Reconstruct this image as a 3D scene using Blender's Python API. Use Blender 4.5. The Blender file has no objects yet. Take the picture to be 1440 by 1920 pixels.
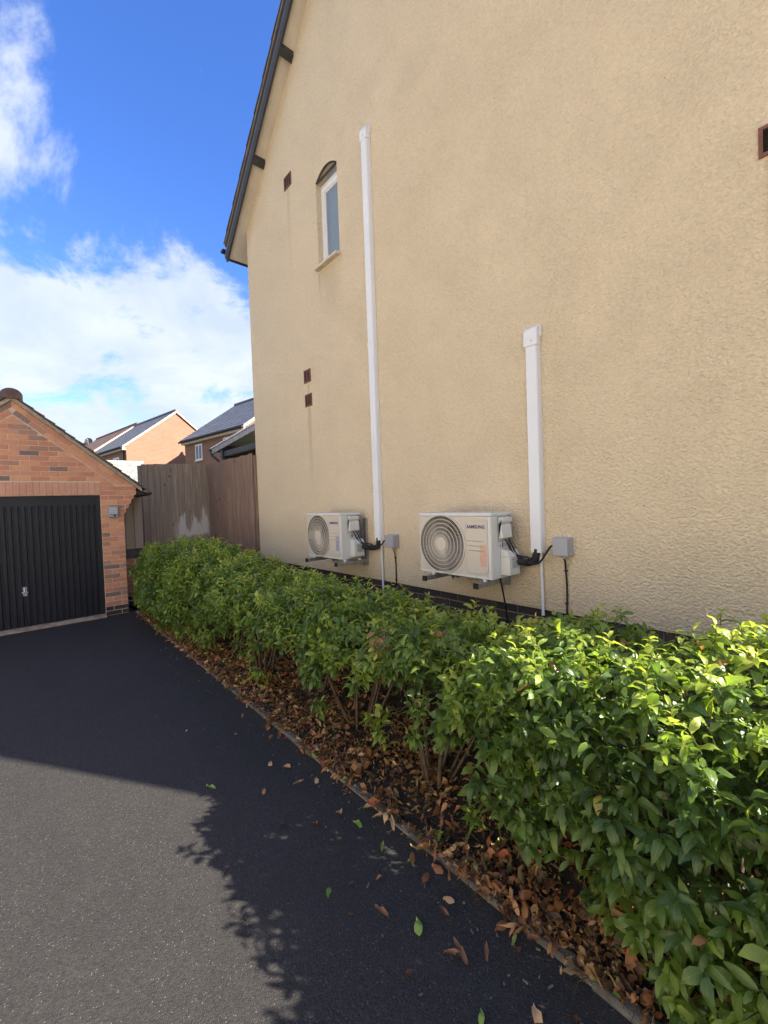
import bpy, bmesh, math, random
import numpy as np
from mathutils import Vector, Matrix, noise as mnoise
from mathutils.geometry import tessellate_polygon

random.seed(7)
RNG = np.random.default_rng(11)
scene = bpy.context.scene
COL = scene.collection
R = math.radians

# ------------------------------------------------------------------ camera
# x: from the camera towards the rendered wall, y: along that wall towards the garage, z: up (drive = 0)
EYE = 1.70
YAW, PITCH, ROLL, FPX = R(41.01), R(1.49), R(2.006), 792.85
fwd = Vector((math.sin(YAW), math.cos(YAW), 0)); rgt = Vector((math.cos(YAW), -math.sin(YAW), 0)); upv = Vector((0, 0, 1))
f2 = fwd * math.cos(PITCH) - upv * math.sin(PITCH)
u2 = upv * math.cos(PITCH) + fwd * math.sin(PITCH)
r3 = rgt * math.cos(ROLL) - u2 * math.sin(ROLL)
u3 = u2 * math.cos(ROLL) + rgt * math.sin(ROLL)
cam_d = bpy.data.cameras.new('camera'); cam = bpy.data.objects.new('camera', cam_d); COL.objects.link(cam)
cam_d.sensor_fit = 'VERTICAL'; cam_d.sensor_height = 36.0; cam_d.lens = FPX / 1920 * 36.0
cam_d.clip_start = 0.02; cam_d.clip_end = 2000
M = Matrix.Identity(4)
for i in range(3):
    M[i][0] = r3[i]; M[i][1] = u3[i]; M[i][2] = -f2[i]
M[2][3] = EYE
cam.matrix_world = M
scene.camera = cam

# ------------------------------------------------------------------ light
SUN_EL = R(33.0)
SUN_H = Vector((0.542, -0.840))                     # horizontal direction towards the sun
SUN_H.normalize()
to_sun = Vector((SUN_H.x * math.cos(SUN_EL), SUN_H.y * math.cos(SUN_EL), math.sin(SUN_EL)))
sl = bpy.data.lights.new('sun', 'SUN'); so = bpy.data.objects.new('sun', sl); COL.objects.link(so)
sl.energy = 4.5; sl.angle = R(0.53); sl.color = (1.0, 0.93, 0.82)
so.rotation_euler = to_sun.to_track_quat('Z', 'Y').to_euler()
so.location = (8, -12, 12)

scene.view_settings.view_transform = 'Standard'
scene.view_settings.look = 'None'
scene.view_settings.exposure = 1.9
scene.view_settings.gamma = 1.0

world = bpy.data.worlds.new('World'); scene.world = world; world.use_nodes = True
SKY_STRENGTH = 0.075


class NT:
    """tiny node-tree writer"""
    def __init__(s, tree):
        s.t = tree; s.n = tree.nodes; s.l = tree.links; s.n.clear()

    def node(s, typ, props=None, ins=None):
        nd = s.n.new(typ)
        for k, v in (props or {}).items():
            setattr(nd, k, v)
        for k, v in (ins or {}).items():
            s.put(nd.inputs[k], v)
        return nd

    def put(s, sock, v):
        if isinstance(v, bpy.types.NodeSocket):
            s.l.new(v, sock)
        elif v is not None:
            sock.default_value = v

    def math(s, op, a, b=None, c=None, clamp=False):
        nd = s.node('ShaderNodeMath', {'operation': op, 'use_clamp': clamp})
        s.put(nd.inputs[0], a)
        if b is not None: s.put(nd.inputs[1], b)
        if c is not None: s.put(nd.inputs[2], c)
        return nd.outputs[0]

    def vmath(s, op, a, b=None):
        nd = s.node('ShaderNodeVectorMath', {'operation': op})
        s.put(nd.inputs[0], a)
        if b is not None: s.put(nd.inputs[1], b)
        return nd.outputs['Value'] if op in ('DOT_PRODUCT', 'LENGTH', 'DISTANCE') else nd.outputs[0]

    def mix(s, fac, a, b, blend='MIX'):
        nd = s.node('ShaderNodeMix', {'data_type': 'RGBA', 'blend_type': blend})
        s.put(nd.inputs[0], fac)
        s.put(nd.inputs[6], a if not isinstance(a, tuple) else (*a, 1) if len(a) == 3 else a)
        s.put(nd.inputs[7], b if not isinstance(b, tuple) else (*b, 1) if len(b) == 3 else b)
        return nd.outputs[2]

    def ramp(s, fac, stops, interp='LINEAR'):
        nd = s.node('ShaderNodeValToRGB')
        cr = nd.color_ramp; cr.interpolation = interp
        while len(cr.elements) < len(stops): cr.elements.new(0.5)
        for e, (p, c) in zip(cr.elements, stops):
            e.position = p
            e.color = (*c, 1) if not isinstance(c, (int, float)) else (c, c, c, 1)
        s.put(nd.inputs[0], fac)
        return nd.outputs[0]

    def maprange(s, v, a, b, c=0.0, d=1.0, smooth=False):
        nd = s.node('ShaderNodeMapRange', {'interpolation_type': 'SMOOTHSTEP' if smooth else 'LINEAR'})
        s.put(nd.inputs[0], v)
        for i, q in enumerate((a, b, c, d)): s.put(nd.inputs[i + 1], q)
        return nd.outputs[0]

    def noise(s, vec, scale, detail=3, rough=0.55, dist=0.0):
        nd = s.node('ShaderNodeTexNoise', None, {'Scale': scale, 'Detail': detail, 'Roughness': rough, 'Distortion': dist})
        if vec is not None: s.l.new(vec, nd.inputs['Vector'])
        return nd.outputs['Fac']

    def mapping(s, vec, scale=(1, 1, 1), loc=(0, 0, 0), rot=(0, 0, 0)):
        nd = s.node('ShaderNodeMapping')
        s.l.new(vec, nd.inputs['Vector'])
        nd.inputs['Scale'].default_value = scale; nd.inputs['Location'].default_value = loc; nd.inputs['Rotation'].default_value = rot
        return nd.outputs[0]


def build_world():
    t = NT(world.node_tree)
    sky = t.node('ShaderNodeTexSky', {'sky_type': 'NISHITA'})
    sky.sun_disc = False; sky.sun_elevation = SUN_EL; sky.sun_rotation = math.atan2(SUN_H.x, SUN_H.y)
    sky.altitude = 0; sky.air_density = 1.0; sky.dust_density = 0.35; sky.ozone_density = 3.0
    skyc = t.node('ShaderNodeHueSaturation', None, {'Saturation': 1.22, 'Value': 1.0, 'Color': sky.outputs[0]}).outputs[0]
    skyc = t.mix(1.0, skyc, (1.12, 0.98, 1.30), 'MULTIPLY')
    co = t.node('ShaderNodeTexCoord').outputs['Generated']
    d = t.vmath('NORMALIZE', co)
    sep = t.node('ShaderNodeSeparateXYZ'); t.l.new(d, sep.inputs[0])
    z = t.math('MAXIMUM', sep.outputs[2], 0.0)
    zz = t.math('ADD', z, 0.16)
    comb = t.node('ShaderNodeCombineXYZ')
    t.put(comb.inputs[0], t.math('DIVIDE', sep.outputs[0], zz)); t.put(comb.inputs[1], t.math('DIVIDE', sep.outputs[1], zz))
    flat = t.mapping(comb.outputs[0], scale=(1.1, 0.75, 1), rot=(0, 0, R(35)), loc=(1.3, 4.4, 0))
    n1 = t.noise(flat, 2.0, 10, 0.64, 0.35)
    n2 = t.noise(t.mapping(comb.outputs[0], scale=(1, 1, 1), loc=(7.3, 2.2, 0.4)), 0.55, 3, 0.5)
    # cloud banks low in the sky all round, thinning upwards; banked higher out of view on the left to brighten the wall
    lift = t.maprange(sep.outputs[0], 0.02, -0.26, 0.0, 0.28, True)
    zc_ = t.math('SUBTRACT', z, lift)
    cov = t.maprange(zc_, 0.36, 0.62, 0.42, -0.20, False)
    fine = t.noise(flat, 6.0, 7, 0.62, 0.4)
    dens = t.math('ADD', t.math('ADD', t.math('MULTIPLY', n1, 1.6), t.math('MULTIPLY', t.math('SUBTRACT', n2, 0.5), 0.35)), t.math('ADD', cov, t.math('MULTIPLY', t.math('SUBTRACT', fine, 0.5), 0.22)))
    # single clouds higher up, all round the sky
    for (dx, dy, dz, r0, amp) in ((-0.02, 0.77, 0.63, 0.22, 0.50), (0.26, 0.70, 0.68, 0.05, 0.20), (-0.55, -0.45, 0.70, 0.2, 0.4), (0.15, -0.75, 0.64, 0.2, 0.4), (0.72, 0.25, 0.65, 0.17, 0.4)):
        ds = t.vmath('DISTANCE', d, tuple(Vector((dx, dy, dz)).normalized()))
        dens = t.math('ADD', dens, t.maprange(ds, r0, r0 * 0.25, 0.0, amp, True))
    alpha = t.maprange(dens, 0.88, 1.16, 0.0, 0.94, True)
    shade = t.noise(flat, 2.3, 6, 0.6, 0.3)
    ccol = t.mix(t.maprange(shade, 0.35, 0.66), (2.65, 3.05, 3.75), (3.5, 3.75, 4.1))
    haze = t.maprange(z, 0.0, 0.26, 0.75, 0.0, True)
    ccol = t.mix(haze, ccol, (2.6, 3.05, 3.8))
    col = t.mix(alpha, skyc, ccol)
    bg = t.node('ShaderNodeBackground', None, {'Color': col, 'Strength': SKY_STRENGTH})
    out = t.node('ShaderNodeOutputWorld')
    t.l.new(bg.outputs[0], out.inputs[0])


build_world()

# ------------------------------------------------------------------ materials
MATS = {}


def material(name, fn):
    m = bpy.data.materials.new(name); m.use_nodes = True
    t = NT(m.node_tree)
    out = t.node('ShaderNodeOutputMaterial')
    p = t.node('ShaderNodeBsdfPrincipled')
    t.l.new(p.outputs[0], out.inputs[0])
    fn(t, p, out)
    MATS[name] = m
    return m


def objco(t):
    return t.node('ShaderNodeTexCoord').outputs['Object']


def worldpos(t):
    return t.node('ShaderNodeNewGeometry').outputs['Position']


def bump(t, p, h, strength=0.5, dist=0.01, normal=None):
    b = t.node('ShaderNodeBump', None, {'Strength': strength, 'Distance': dist, 'Height': h})
    if normal is not None: t.l.new(normal, b.inputs['Normal'])
    t.l.new(b.outputs[0], p.inputs['Normal'])
    return b.outputs[0]


def plain(name, col, rough=0.6, metal=0.0, spec=0.5, var=0.08, scale=6.0, bmp=0.0, bscale=60.0, coat=0.0):
    def fn(t, p, out):
        co = worldpos(t)
        n = t.noise(co, scale, 4)
        c = t.mix(t.maprange(n, 0.3, 0.7), tuple(x * (1 - var) for x in col), tuple(min(1, x * (1 + var)) for x in col))
        t.put(p.inputs['Base Color'], c)
        t.put(p.inputs['Roughness'], t.maprange(t.noise(co, scale * 3, 3), 0.3, 0.7, rough * 0.9, min(1, rough * 1.12)))
        p.inputs['Metallic'].default_value = metal
        p.inputs['Specular IOR Level'].default_value = spec
        p.inputs['Coat Weight'].default_value = coat
        if bmp:
            bump(t, p, t.noise(co, bscale, 4), bmp, 0.004)
    return material(name, fn)


WALL_STREAKS = [(5.74, 6.46, 0.05, 1.3, 0.16), (5.38, 3.12, 0.045, 1.25, 0.30), (5.38, 3.47, 0.03, 0.3, 0.3), (4.72, 4.88, 0.22, 0.8, 0.22), (0.33, 3.57, 0.05, 1.2, 0.5), (4.98, 4.88, 0.03, 0.5, 0.3)]


def m_render(t, p, out):
    co = worldpos(t)
    sep = t.node('ShaderNodeSeparateXYZ'); t.l.new(co, sep.inputs[0])
    big = t.noise(co, 0.45, 4, 0.6)
    med = t.noise(co, 2.2, 5, 0.6)
    c = t.mix(t.maprange(big, 0.3, 0.7), (0.845, 0.69, 0.468), (0.87, 0.72, 0.498))
    c = t.mix(t.math('MULTIPLY', t.maprange(med, 0.45, 0.75), 0.10), c, (0.70, 0.53, 0.33))
    # vertical weather streaks
    stv = t.noise(t.mapping(co, scale=(1, 9, 0.5)), 1.3, 5, 0.65)
    c = t.mix(t.math('MULTIPLY', t.maprange(stv, 0.55, 0.8), 0.09), c, (0.58, 0.43, 0.27))
    for (a, z0, w, ln, amt) in WALL_STREAKS:
        dy = t.math('ABSOLUTE', t.math('SUBTRACT', sep.outputs[1], a))
        dy = t.math('ADD', dy, t.math('MULTIPLY', t.math('SUBTRACT', med, 0.5), 0.06))
        fy = t.maprange(dy, w * 0.3, w * 1.5, 1.0, 0.0, True)
        dz = t.math('SUBTRACT', z0, sep.outputs[2])
        fz = t.math('MULTIPLY', t.maprange(dz, 0.0, 0.03), t.maprange(dz, 0.05, ln, 1.0, 0.0))
        c = t.mix(t.math('MULTIPLY', t.math('MULTIPLY', fy, fz), amt), c, (0.24, 0.165, 0.09))
    # splash dirt near the foot of the render
    low = t.math('MULTIPLY', t.maprange(t.math('ADD', sep.outputs[2], t.math('MULTIPLY', med, 0.25)), 0.80, 1.02, 1.0, 0.0, True), 0.16)
    c = t.mix(low, c, (0.46, 0.36, 0.23))
    # sand and stone grains of the roughcast
    gr = t.noise(t.mapping(co, scale=(1, 1, 1.5), loc=(5, 2, 9)), 52, 3, 0.65)
    c = t.mix(t.maprange(gr, 0.50, 0.68, 0.0, 0.26), c, (0.55, 0.415, 0.255))
    c = t.mix(t.maprange(gr, 0.48, 0.32, 0.0, 0.40), c, (0.93, 0.81, 0.60))
    # scattered pin dots
    v = t.node('ShaderNodeTexVoronoi', {'feature': 'F1'}, {'Scale': 3.1}); t.l.new(co, v.inputs['Vector'])
    c = t.mix(t.maprange(v.outputs['Distance'], 0.012, 0.02, 0.7, 0.0), c, (0.16, 0.10, 0.06))
    t.put(p.inputs['Base Color'], c)
    p.inputs['Roughness'].default_value = 0.92
    p.inputs['Specular IOR Level'].default_value = 0.15
    # roughcast dashes pulled by the trowel
    warp = t.node('ShaderNodeTexNoise', None, {'Scale': 14.0, 'Detail': 2.0}); t.l.new(co, warp.inputs['Vector'])
    wv = t.vmath('ADD', co, t.vmath('MULTIPLY', warp.outputs['Color'], (0.008, 0.008, 0.008)))
    tilt = t.mapping(wv, scale=(1, 1.0, 1.4), rot=(R(-14), 0, 0))
    h1 = t.maprange(t.noise(tilt, 42, 3, 0.60, 0.0), 0.34, 0.66, 0.0, 1.0)
    h0 = t.noise(t.mapping(co, loc=(3, 1, 7)), 70, 2, 0.5, 0.0)
    zone = t.maprange(t.noise(co, 2.1, 4), 0.35, 0.65, 0.85, 1.08)
    hh = t.math('MULTIPLY', t.math('ADD', h1, t.math('MULTIPLY', h0, 0.55)), zone)
    bump(t, p, hh, 1.0, 0.012)


material('render', m_render)


def m_brick(cols, mort=False):
    def fn(t, p, out):
        rnd = t.node('ShaderNodeObjectInfo').outputs['Random']
        co = worldpos(t)
        c = t.ramp(rnd, cols, 'CONSTANT')
        n = t.noise(co, 14, 5, 0.65)
        c = t.mix(t.maprange(n, 0.35, 0.75, 0.0, 0.3), c, t.mix(0.55, c, (0.05, 0.03, 0.022)))
        n2 = t.noise(co, 45, 4, 0.6)
        c = t.mix(t.maprange(n2, 0.58, 0.8, 0.0, 0.4), c, (0.42, 0.27, 0.19))
        t.put(p.inputs['Base Color'], c)
        p.inputs['Roughness'].default_value = 0.88; p.inputs['Specular IOR Level'].default_value = 0.2
        bump(t, p, t.noise(co, 120, 4, 0.65), 0.6, 0.004)
    return fn


material('brick_red', m_brick([(0, (0.60, 0.285, 0.165)), (0.14, (0.55, 0.25, 0.15)), (0.3, (0.63, 0.31, 0.175)), (0.46, (0.53, 0.24, 0.15)), (0.6, (0.58, 0.29, 0.18)), (0.76, (0.65, 0.335, 0.19)), (0.90, (0.38, 0.225, 0.16)), (0.96, (0.44, 0.245, 0.165))]))
material('brick_soldier', m_brick([(0, (0.58, 0.32, 0.215)), (0.35, (0.55, 0.295, 0.195)), (0.72, (0.60, 0.34, 0.225)), (0.9, (0.28, 0.20, 0.16))]))
material('brick_dark', m_brick([(0, (0.27, 0.19, 0.15)), (0.5, (0.22, 0.16, 0.14)), (0.8, (0.33, 0.21, 0.16))]))
material('brick_blue', m_brick([(0, (0.045, 0.041, 0.045)), (0.35, (0.07, 0.053, 0.052)), (0.6, (0.036, 0.036, 0.042)), (0.82, (0.09, 0.063, 0.056))]))
plain('mortar', (0.62, 0.47, 0.345), 0.95, spec=0.1, var=0.18, scale=9, bmp=0.6, bscale=150)
plain('mortar_pale', (0.55, 0.50, 0.44), 0.95, spec=0.1, var=0.2, scale=9, bmp=0.6, bscale=150)
plain('mortar_grey', (0.30, 0.26, 0.22), 0.95, spec=0.1, var=0.3, scale=7, bmp=0.6, bscale=150)
plain('verge_cement', (0.36, 0.31, 0.235), 0.95, spec=0.1, var=0.25, scale=12, bmp=0.7, bscale=90)
plain('tile_dark', (0.060, 0.052, 0.050), 0.75, var=0.35, scale=11, bmp=0.5, bscale=70)
plain('tile_brown', (0.13, 0.085, 0.068), 0.8, var=0.3, scale=8, bmp=0.4, bscale=70)
plain('tile_slate', (0.105, 0.105, 0.112), 0.5, var=0.3, scale=3, bmp=0.3, bscale=40)
plain('tile_pale', (0.26, 0.265, 0.225), 0.6, var=0.35, scale=5, bmp=0.3, bscale=40)
plain('tile_rust', (0.20, 0.105, 0.075), 0.7, var=0.3, scale=3, bmp=0.3, bscale=40)
plain('render_plain', (0.84, 0.75, 0.60), 0.92, spec=0.15, var=0.06, scale=1.0, bmp=0.5, bscale=40)
plain('white_plastic', (0.76, 0.77, 0.785), 0.34, var=0.03, scale=3)
plain('upvc', (0.78, 0.77, 0.77), 0.3, var=0.03, scale=3)
plain('cream_sill', (0.62, 0.55, 0.42), 0.75, var=0.12, scale=14, bmp=0.3, bscale=90)
plain('soffit', (0.60, 0.53, 0.43), 0.7, var=0.1, scale=4)
plain('black_board', (0.028, 0.030, 0.036), 0.34, var=0.15, scale=5, spec=0.6)
plain('black_matt', (0.014, 0.014, 0.015), 0.7, var=0.2, scale=5)
plain('undercloak', (0.13, 0.095, 0.068), 0.9, var=0.25, scale=8, bmp=0.4)
plain('door_black', (0.006, 0.0062, 0.009), 0.5, var=0.2, scale=2.0, spec=0.5)
plain('chrome', (0.62, 0.62, 0.64), 0.2, metal=1.0, var=0.05)
plain('zinc', (0.42, 0.43, 0.45), 0.42, metal=0.85, var=0.18, scale=22)
plain('ac_paint', (0.61, 0.545, 0.455), 0.38, var=0.02, scale=4)
plain('ac_side', (0.67, 0.665, 0.61), 0.38, var=0.02, scale=4)
plain('ac_inner', (0.085, 0.075, 0.066), 0.7, var=0.2, scale=9)
plain('ac_blade', (0.11, 0.10, 0.09), 0.5, var=0.15, scale=5)
plain('ac_fin', (0.20, 0.19, 0.18), 0.6, var=0.2, scale=14)
plain('logo_blue', (0.060, 0.045, 0.15), 0.5, var=0.02)
plain('sticker_white', (0.72, 0.72, 0.74), 0.5, var=0.05, scale=40)
plain('sticker_yellow', (0.62, 0.52, 0.08), 0.5, var=0.03)
plain('sticker_blue', (0.10, 0.11, 0.33), 0.5, var=0.05)
plain('sticker_pink', (0.66, 0.40, 0.29), 0.55, var=0.12, scale=60)
plain('sticker_lilac', (0.33, 0.33, 0.47), 0.55, var=0.12, scale=60)
plain('box_grey', (0.36, 0.365, 0.39), 0.42, var=0.04, scale=5)
plain('foam_black', (0.022, 0.022, 0.023), 0.75, var=0.3, scale=30, bmp=0.4, bscale=120)
plain('cable_black', (0.012, 0.012, 0.013), 0.45, var=0.1)
plain('terracotta', (0.185, 0.080, 0.054), 0.85, var=0.2, scale=20, bmp=0.4)
plain('vent_shade', (0.012, 0.009, 0.008), 0.9, var=0.1)
plain('concrete', (0.15, 0.14, 0.115), 0.95, spec=0.15, var=0.35, scale=7, bmp=0.7, bscale=110)
plain('threshold', (0.34, 0.265, 0.185), 0.9, spec=0.15, var=0.3, scale=9, bmp=0.6, bscale=110)
plain('lamp_grey', (0.27, 0.29, 0.32), 0.4, var=0.05)
plain('lamp_glass', (0.60, 0.65, 0.70), 0.25, var=0.05)
plain('canopy_grey', (0.30, 0.29, 0.30), 0.6, var=0.25, scale=18)
plain('canopy_white', (0.70, 0.68, 0.70), 0.4, var=0.05)
plain('canopy_under', (0.40, 0.43, 0.30), 0.6, var=0.1)
plain('post_dark', (0.035, 0.036, 0.042), 0.6, var=0.2)
plain('bark', (0.105, 0.075, 0.05), 0.9, spec=0.2, var=0.4, scale=30, bmp=0.6, bscale=140)
plain('twig_green', (0.055, 0.055, 0.022), 0.85, var=0.3, scale=30)
plain('cream_trim', (0.62, 0.52, 0.38), 0.7, var=0.1)


def m_glass(t, p, out):
    n = t.noise(worldpos(t), 9, 3)
    t.put(p.inputs['Base Color'], t.mix(n, (0.16, 0.215, 0.27), (0.19, 0.25, 0.31)))
    p.inputs['Roughness'].default_value = 0.30
    p.inputs['Specular IOR Level'].default_value = 0.6
    bump(t, p, t.noise(worldpos(t), 160, 3), 0.15, 0.002)


material('frosted_glass', m_glass)


def m_farglass(t, p, out):
    p.inputs['Base Color'].default_value = (0.05, 0.065, 0.085, 1)
    p.inputs['Roughness'].default_value = 0.06


material('far_glass', m_farglass)


def m_farbrick(lo, hi):
    def fn(t, p, out):
        co = objco(t)
        b = t.node('ShaderNodeTexBrick', {'offset': 0.5}, {'Scale': 1.0, 'Mortar Size': 0.010, 'Brick Width': 0.225, 'Row Height': 0.075, 'Color1': (*lo, 1), 'Color2': (*hi, 1), 'Mortar': (0.30, 0.185, 0.125, 1)})
        b.inputs['Bias'].default_value = 0.1
        sep = t.node('ShaderNodeSeparateXYZ'); t.l.new(co, sep.inputs[0])
        cb = t.node('ShaderNodeCombineXYZ'); t.put(cb.inputs[0], t.math('ADD', sep.outputs[0], sep.outputs[1])); t.put(cb.inputs[1], sep.outputs[2])
        t.l.new(cb.outputs[0], b.inputs['Vector'])
        n = t.noise(co, 1.2, 4)
        t.put(p.inputs['Base Color'], t.mix(t.maprange(n, 0.3, 0.8, 0, 0.3), b.outputs['Color'], (lo[0] * 0.7, lo[1] * 0.7, lo[2] * 0.7)))
        p.inputs['Roughness'].default_value = 0.9
        bump(t, p, b.outputs['Fac'], -0.5, 0.01)
    return fn


material('far_brick', m_farbrick((0.235, 0.112, 0.066), (0.28, 0.140, 0.086)))


def m_wood(base, dark, pale, wear):
    def fn(t, p, out):
        co = worldpos(t)
        rnd = t.node('ShaderNodeObjectInfo').outputs['Random']
        off = t.node('ShaderNodeCombineXYZ'); t.put(off.inputs[2], t.math('MULTIPLY', rnd, 9.0)); t.put(off.inputs[0], t.math('MULTIPLY', rnd, 3.0))
        v = t.vmath('ADD', co, off.outputs[0])
        grain = t.noise(t.mapping(v, scale=(16, 16, 0.9)), 2.4, 5, 0.6, 0.4)
        c = t.mix(t.maprange(grain, 0.3, 0.72), dark, base)
        c = t.mix(t.maprange(rnd, 0, 1, 0.0, 0.7), c, tuple(x * 0.6 for x in base))
        vo = t.node('ShaderNodeTexVoronoi', {'feature': 'F1'}, {'Scale': 3.2}); t.l.new(t.mapping(v, scale=(1.4, 1.4, 1)), vo.inputs['Vector'])
        c = t.mix(t.maprange(vo.outputs['Distance'], 0.05, 0.13, 0.75, 0.0), c, tuple(x * 0.4 for x in dark))
        if wear:
            sep = t.node('ShaderNodeSeparateXYZ'); t.l.new(co, sep.inputs[0])
            # bleached, washed-out patches with ragged tops on some of the boards
            ed = t.math('ADD', t.math('MULTIPLY', t.noise(t.mapping(v, scale=(22, 22, 2.5)), 1.0, 4, 0.6), 0.8), t.math('MULTIPLY', rnd, 0.4))
            zt = t.math('ADD', 1.45, t.math('SUBTRACT', ed, 0.6))
            m1 = t.math('MULTIPLY', t.maprange(sep.outputs[2], t.math('SUBTRACT', zt, 0.10), t.math('ADD', zt, 0.04), 1.0, 0.0), t.maprange(t.math('ADD', sep.outputs[2], t.math('MULTIPLY', ed, -0.12)), 1.00, 1.07))
            mx = t.math('MULTIPLY', t.maprange(sep.outputs[0], 2.45, 2.62), t.maprange(sep.outputs[0], 3.16, 3.24, 1.0, 0.0))
            c = t.mix(t.math('MULTIPLY', t.math('MULTIPLY', m1, mx), 0.8), c, pale)
        t.put(p.inputs['Base Color'], c)
        p.inputs['Roughness'].default_value = 0.85; p.inputs['Specular IOR Level'].default_value = 0.2
        bump(t, p, grain, 0.5, 0.004)
    return fn


material('fence_wood', m_wood((0.60, 0.465, 0.325), (0.25, 0.185, 0.125), (0.84, 0.76, 0.64), True))
material('fence_brown', m_wood((0.35, 0.235, 0.175), (0.17, 0.115, 0.086), (0.3, 0.25, 0.2), False))
material('fence_lit', m_wood((0.66, 0.55, 0.43), (0.50, 0.41, 0.31), (0.4, 0.34, 0.26), False))  # paler wood for the end panel, reflected light put into its colour


def m_asphalt(t, p, out):
    co = worldpos(t)
    big = t.noise(co, 0.5, 4, 0.6); med = t.noise(co, 5, 5, 0.65)
    c = t.mix(t.maprange(big, 0.3, 0.7), (0.0345, 0.0308, 0.0280), (0.0425, 0.0385, 0.0345))
    c = t.mix(t.maprange(med, 0.4, 0.75, 0, 0.3), c, (0.052, 0.049, 0.045))
    v = t.node('ShaderNodeTexVoronoi', {'feature': 'F1'}, {'Scale': 190.0}); t.l.new(co, v.inputs['Vector'])
    vs = t.node('ShaderNodeSeparateColor'); t.l.new(v.outputs['Color'], vs.inputs[0])
    stone = t.maprange(vs.outputs[0], 0.0, 1.0, 0.65, 1.3)
    mm = t.node('ShaderNodeMix', {'data_type': 'RGBA', 'blend_type': 'MULTIPLY'}); mm.inputs[0].default_value = 1.0
    t.put(mm.inputs[6], c)
    g = t.node('ShaderNodeCombineColor')
    for i in range(3): t.put(g.inputs[i], stone)
    t.put(mm.inputs[7], g.outputs[0])
    c = mm.outputs[2]
    # the odd pale chip
    chip = t.math('MULTIPLY', t.maprange(vs.outputs[1], 0.968, 0.976), t.maprange(v.outputs['Distance'], 0.35, 0.5, 1.0, 0.0))
    c = t.mix(t.math('MULTIPLY', chip, 0.6), c, (0.24, 0.23, 0.215))
    # tyre-polished and stained areas
    st = t.noise(t.mapping(co, scale=(1.3, 0.35, 1)), 1.5, 6, 0.65)
    c = t.mix(t.maprange(st, 0.48, 0.72, 0.0, 0.35), c, (0.020, 0.019, 0.018))
    # fine dust and grit lying along the edging
    sep = t.node('ShaderNodeSeparateXYZ'); t.l.new(co, sep.inputs[0])
    edge = t.math('MULTIPLY', t.maprange(sep.outputs[0], 0.9, 1.45), t.maprange(t.noise(co, 38, 5, 0.7), 0.56, 0.72))
    c = t.mix(t.math('MULTIPLY', edge, 0.30), c, (0.10, 0.085, 0.07))
    t.put(p.inputs['Base Color'], c)
    t.put(p.inputs['Roughness'], t.maprange(vs.outputs[2], 0, 1, 0.55, 0.9))
    p.inputs['Specular IOR Level'].default_value = 0.32
    dome = t.maprange(v.outputs['Distance'], 0.0, 0.7, 1.0, 0.0)
    hh = t.math('ADD', t.math('MULTIPLY', dome, t.math('ADD', 0.4, vs.outputs[1])), t.math('MULTIPLY', t.noise(co, 60, 3), 0.8))
    bump(t, p, hh, 0.55, 0.004)


material('asphalt', m_asphalt)


def m_kerb(t, p, out):
    co = worldpos(t)
    c = t.mix(t.maprange(t.noise(co, 9, 5, 0.65), 0.35, 0.7), (0.115, 0.105, 0.085), (0.23, 0.215, 0.18))
    c = t.mix(t.maprange(t.noise(co, 5.5, 5, 0.7), 0.50, 0.66, 0, 0.85), c, (0.045, 0.055, 0.022))
    c = t.mix(t.maprange(t.noise(co, 13, 4, 0.7), 0.55, 0.68, 0, 0.8), c, (0.035, 0.028, 0.02))
    t.put(p.inputs['Base Color'], c)
    p.inputs['Roughness'].default_value = 0.95; p.inputs['Specular IOR Level'].default_value = 0.15
    bump(t, p, t.noise(co, 60, 6, 0.7), 1.0, 0.012)


material('kerb_stone', m_kerb)


def m_soil(t, p, out):
    co = worldpos(t)
    n = t.noise(co, 30, 6, 0.7)
    c = t.ramp(n, [(0.3, (0.012, 0.009, 0.007)), (0.55, (0.035, 0.024, 0.017)), (0.75, (0.075, 0.05, 0.034))])
    t.put(p.inputs['Base Color'], c)
    p.inputs['Roughness'].default_value = 0.95
    bump(t, p, t.noise(co, 55, 6, 0.7), 1.0, 0.02)


material('soil', m_soil)


def m_paving(t, p, out):
    co = worldpos(t)
    b = t.node('ShaderNodeTexBrick', {'offset': 0.5}, {'Scale': 1.0, 'Mortar Size': 0.012, 'Brick Width': 0.6, 'Row Height': 0.45, 'Color1': (0.50, 0.44, 0.34, 1), 'Color2': (0.56, 0.50, 0.40, 1), 'Mortar': (0.30, 0.26, 0.20, 1)})
    t.l.new(co, b.inputs['Vector'])
    t.put(p.inputs['Base Color'], t.mix(t.maprange(t.noise(co, 4, 5), 0.4, 0.8, 0, 0.3), b.outputs['Color'], (0.32, 0.28, 0.22)))
    p.inputs['Roughness'].default_value = 0.9
    bump(t, p, b.outputs['Fac'], -0.5, 0.006)


material('paving', m_paving)


def m_ground(t, p, out):
    co = worldpos(t)
    n = t.noise(co, 0.3, 5, 0.6)
    t.put(p.inputs['Base Color'], t.mix(n, (0.05, 0.065, 0.03), (0.09, 0.085, 0.06)))
    p.inputs['Roughness'].default_value = 0.95


material('ground', m_ground)


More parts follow.
